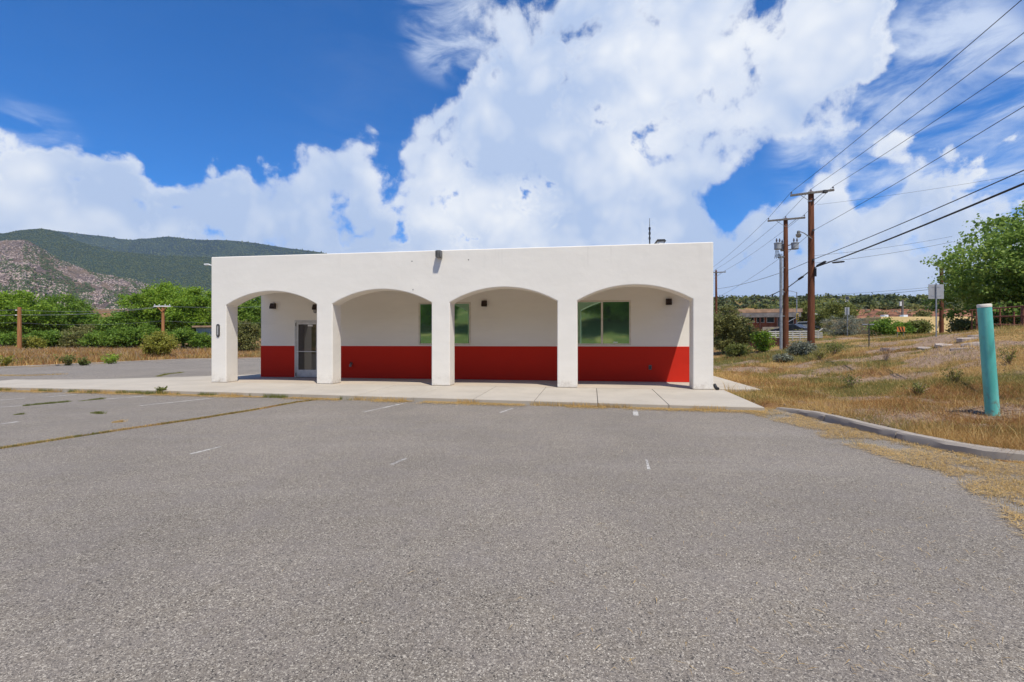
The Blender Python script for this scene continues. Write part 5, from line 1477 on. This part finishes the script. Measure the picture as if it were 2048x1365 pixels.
# juniper woodland on the far hill
def scrub_mass(name, n, seed, d0, d1, px0, px1, size, mat, per=16, leaf=.5):
    g = np.random.default_rng(seed); D = g.uniform(d0, d1, n); px = g.uniform(px0, px1, n); x = (px-CX)/F*D
    k = fbm(x/18+seed, D/18, 3) > .36; x, D = x[k], D[k]; n = len(x); z = ground_z(x, D, rough=False)
    s = size*g.uniform(.5, 1.4, n)
    off = unit(g.normal(size=(n, per, 3)))*g.uniform(.3, 1, (n, per, 1)); off[:, :, 2] = np.abs(off[:, :, 2])*.95
    c = np.stack([x, D, z], 1)[:, None]+off*s[:, None, None]
    o = leaf_mesh(name, c.reshape(-1, 3), leaf*size, mat, None, g, aspect=.5); tag(o, kind='stuff')
scrub_mass('juniper_woodland', 1000, 61, 105, 330, 1400, 2150, 2.6, JU, 30, .42)
scrub_mass('juniper_woodland', 500, 68, 105, 300, 1400, 2150, 2.4, WD, 30, .42)
scrub_mass('juniper_woodland', 500, 62, 105, 180, 1560, 2150, 1.5, OL, 24, .45)
scrub_mass('brush', 500, 69, 72, 210, -260, 620, 1.1, OL, 22, .42)
scrub_mass('brush', 700, 70, 62, 260, 560, 1440, 1.0, OL, 18, .42)
scrub_mass('brush', 260, 63, 52, 95, 1410, 1760, .8, OL, 30, .35)
def bank_brush(name, n, seed, size, mat, lo, hi):
    g = np.random.default_rng(seed); ki = g.integers(int(16*lo), int(16*hi), n); kj = g.integers(5, 85, n)
    c0 = np.stack([Xg[ki, kj], Dg[ki, kj], Zg[ki, kj]], 1)+g.normal(size=(n, 3))*[.8, .6, .12]
    s_ = size*g.uniform(.4, 1.5, n); off = unit(g.normal(size=(n, 26, 3)))*g.uniform(.3, 1, (n, 26, 1)); off[:, :, 2] = np.abs(off[:, :, 2])*.9
    o = leaf_mesh(name, (c0[:, None]+off*s_[:, None, None]).reshape(-1, 3), .4*size, mat, None, g, aspect=.5); tag(o, kind='stuff')
bank_brush('brush', 90, 64, .7, OL, .1, .9); bank_brush('brush', 60, 65, .45, SG, .1, .9); bank_brush('brush', 130, 66, .9, OL, .8, 1.0); bank_brush('brush', 60, 67, 1.3, JU, .85, 1.0)
tree_px('bush', 'olive bush standing before the red cut bank, right of the sign post', 'bush', 1848, 84, 622, 16, OL, 171, lobe_n=3, cl=60, per=50, leaf=.25, cl_r=.6, low=0, limbs=4)
for k, (px, D, tp_, hf, lb) in enumerate([(1728, 150, 595, 8, 'pointed dark juniper on the skyline, left of a rounder one'), (1712, 150, 599, 10, 'rounded dark juniper on the skyline beside the pointed one'),
                                          (1612, 150, 598, 16, 'dark tree on the skyline left of the taller wooden pole'), (1830, 130, 596, 16, 'ragged dark tree on the skyline left of the big tree'), (1755, 160, 603, 12, 'low dark juniper on the skyline above the red bank')]):
    tree_px('juniper_tree', lb, 'tree', px, D, tp_, hf, JU, 140+k, lobe_n=3, cl=50, per=40, leaf=.5, cl_r=.9, low=0, limbs=4, group='junipers on the skyline')

# white rails, plank fence, vehicles below
rf = empty('guard_rail', ((1590-CX)/F*46, 46, 0), 0, 'white metal rail fence behind the two wooden poles', 'fence'); rf.location.z = gz(rf.location.x, 46)
def rrel(px, py, D=46): return P(px, py, D)-Vector(rf.location)
for py in (663.5, 667.5, 671.5, 675.5):
    MB().tube([rrel(1537, py+.8), rrel(1600, py), rrel(1638, py-.5), rrel(1645, py-6 if py < 666 else py-.5)], .055, 6).build('rail', M['rail_white'], rf, smooth=True)
for px in (1538, 1551, 1563, 1585, 1600, 1620, 1636):
    a = rrel(px, 662); MB().tube([Vector((a.x, a.y, -.3)), a], .06, 6).build('rail_post', M['rail_white'], rf)
pfn = empty('plank_fence', ((1505-CX)/F*42, 42, 0), 0, 'dark brown plank fence under the white rails', 'fence'); pfn.location.z = gz(pfn.location.x, 42)
rr = random.Random(9)
for k in range(22):
    px = 1500+k*3.3; a = P(px, 677+rr.uniform(-1.5, 1.5), 42)-Vector(pfn.location)
    MB().box(a.x, a.x+.125, -.015, .015, -.3, a.z).build('plank', M['fence_brown'], pfn)
for zf in (.35, .8): MB().box(P(1500, 690, 42).x-pfn.location.x, P(1572, 690, 42).x-pfn.location.x, .02, .07, zf, zf+.09).build('rail', M['fence_brown'], pfn)
def car(px, D, rz, label, mat, van=False):
    x = (px-CX)/F*D; z0 = gz(x, D)
    o = empty('parked_car', (x, D, z0), rz, label, 'car')
    if van: prof = [(-2.4, .35), (2.3, .35), (2.4, .9), (1.9, 1.15), (1.5, 1.95), (-2.35, 2.0), (-2.4, 1.0)]
    else: prof = [(-2.2, .30), (2.2, .30), (2.25, .62), (2.1, .80), (1.15, .92), (.55, 1.36), (-.95, 1.42), (-1.65, 1.0), (-2.2, .92)]
    b_ = MB().prism(prof, -.85, .85, Matrix(((1, 0, 0, 0), (0, 0, 1, 0), (0, 1, 0, 0), (0, 0, 0, 1)))).build('body', M[mat], o, bevel=.07, seg=3)
    bm_ = bmesh.new(); bm_.from_mesh(b_.data); bmesh.ops.recalc_face_normals(bm_, faces=bm_.faces); bm_.to_mesh(b_.data); bm_.free()
    win = [(1.75, 1.2), (1.45, 1.8), (.2, 1.82), (.2, 1.2)] if van else [(1.0, .96), (.5, 1.30), (-.9, 1.34), (-1.45, 1.02)]
    for sg in (-1, 1):
        y_ = .853*sg
        MB().add([(a, y_, c) for a, c in win]+[(a, y_-.02*sg, c) for a, c in win], [(0, 1, 2, 3), (7, 6, 5, 4), (0, 4, 5, 1), (1, 5, 6, 2), (2, 6, 7, 3), (3, 7, 4, 0)]).build('window', M['dark_pane'], o)
        for wx in (-1.4, 1.4):
            w = MB().tube([(wx, .72*sg, .33), (wx, .9*sg, .33)], .33, 16).build('wheel', M['tyre'], o, smooth=True)
            MB().tube([(wx, .89*sg, .33), (wx, .915*sg, .33)], .18, 10).build('rim', M['galvanised'], w)
    return o
car(1581, 64, R(120), 'dark parked car behind the white rails between the wooden poles', 'car_paint_dark')
car(1637, 80, R(58), 'white van parked right beside the taller wooden pole', 'white_metal', True)
car(1606, 72, R(150), 'silver parked car left of the taller wooden pole', 'car_paint_silver')

# rubble: broken slabs on the bank, striped board
rr = random.Random(3)
RB = 'broken concrete chunks on the right-hand bank'
for k, (px, py, w, lb) in enumerate([(1938, 681, .55, 'pale concrete chunk left of the teal post, lying flat'), (1952, 677, .35, 'whitish concrete chunk right behind the teal post'), (1945, 690, .40, 'tilted concrete chunk beside the teal post'),
                                     (1890, 693, .6, 'long flat slab of old concrete below the sign post'), (1845, 697, .45, 'flat slab of old concrete at the left end of the row'), (1780, 700, .45, 'flat grey slab of old concrete in the bare patch'), (1925, 701, .5, 'low brown slab of old concrete under the chunks')]):
    x, y = hit(px, py); z0 = gz(x, y)
    n = 7; pl_ = [(w*math.cos(6.28*i/n)*rr.uniform(.7, 1.1), w*.6*math.sin(6.28*i/n)*rr.uniform(.55, 1.2)) for i in range(n)]
    o = MB().prism(pl_, -.1, rr.uniform(.04, .12)).build('concrete_chunk', M['rubble_stone'], None, bevel=.02, loc=(x, y, z0))
    o.rotation_euler = (rr.uniform(-.12, .2), rr.uniform(-.15, .15), rr.uniform(0, 3)); tag(o, lb, 'rubble', RB)
x, y = (1802-CX)/F*40, 40.0; z0 = gz(x, y)
o = empty('warning_board', (x, y, z0), 0, 'small orange board with dark stripes in front of the yellow building', 'sign')
bz = P(1802, 659, 40).z-z0; bh = 10/F*40
pn = MB().box(-.32, .32, 0, .03, bz-bh/2, bz+bh/2).build('board', M['orange_board'], o)
for k in range(2): MB().add([(-.25+k*.26, -.004, bz+bh/2-.02), (-.13+k*.26, -.004, bz+bh/2-.02), (.05+k*.2, -.004, bz-bh/2+.02), (-.08+k*.2, -.004, bz-bh/2+.02), (-.25+k*.26, 0, bz+bh/2-.02), (-.13+k*.26, 0, bz+bh/2-.02), (.05+k*.2, 0, bz-bh/2+.02), (-.08+k*.2, 0, bz-bh/2+.02)],
        [(3, 2, 1, 0), (0, 1, 5, 4), (1, 2, 6, 5), (2, 3, 7, 6), (3, 0, 4, 7)]).build('stripe', M['black_rubber'], pn)
for q in (-.25, .25): MB().box(q-.03, q+.03, .03, .07, -.3, bz).build('leg', M['grey_wood'], o)

# trees on the bank behind the camera: the window film mirrors them
GB = 'trees on the bank across from the building'
first = None
for k, (x, y, hgt, lb) in enumerate([(-30, -33, 10, 'dense green tree mirrored at the left end of the middle window'), (-20, -35, 11, 'dense green tree mirrored left of the middle window post'), (-11, -32, 10, 'dense green tree mirrored in the middle window pane'),
                                     (-3, -34, 12, 'dense green tree mirrored in the middle window right pane'), (5, -32, 11, 'dense green tree mirrored between the two windows'), (12, -34, 11.5, 'dense green tree mirrored in the left pane of the right window'),
                                     (19, -32, 12, 'dense green tree mirrored in the right pane of the right window'), (27, -34, 11, 'dense green tree mirrored at the right edge of the right window'), (36, -33, 10, 'dense green tree on the bank beyond the right window reflection')]):
    z0 = gz(x, y)
    if first is None:
        lob = [(math.cos(a)*2.6, math.sin(a)*2, 4.6+.7*math.sin(3*a), 3.0, 2.4, 2.8) for a in (0, 1.3, 2.6, 3.9, 5.2)]+[(0, 0, 7, 3.0, 2.6, 2.4), (0, 0, 2.2, 4.6, 3.2, 2.2)]
        first = make_tree('elm_tree', lb, 'tree', (x, y, z0), lob, 420, 60, .36, EB, 200, trunk_r=.22, cl_r=.85, group=GB)
    else:
        c = copy_tree(first); c.location = (x, y, z0); c.rotation_euler = (0, 0, k*1.7); c.scale = (1.1, 1.1, hgt/9.0); c['label'] = lb

# ------------------------------------------------------------------ haze over the far hills
hz = bpy.data.materials.new('haze_air'); hz.use_nodes = True
hn = NT(hz.node_tree); hn.n.remove(hz.node_tree.nodes['Principled BSDF'])
pv = hn.node('ShaderNodeVolumePrincipled'); pv.inputs['Color'].default_value = (0.62, 0.80, 1.0, 1)
pv.inputs['Density'].default_value = 0.000065; pv.inputs['Anisotropy'].default_value = 0.0
hn.l.new(pv.outputs[0], [n for n in hn.n if n.type == 'OUTPUT_MATERIAL'][0].inputs['Volume'])
zmin = min(v.co.z for v in g_ob.data.vertices)-1.0
o = MB().box(-7600, 7600, -3600, 8700, zmin, 760).build('haze', hz); tag(o, kind='stuff')
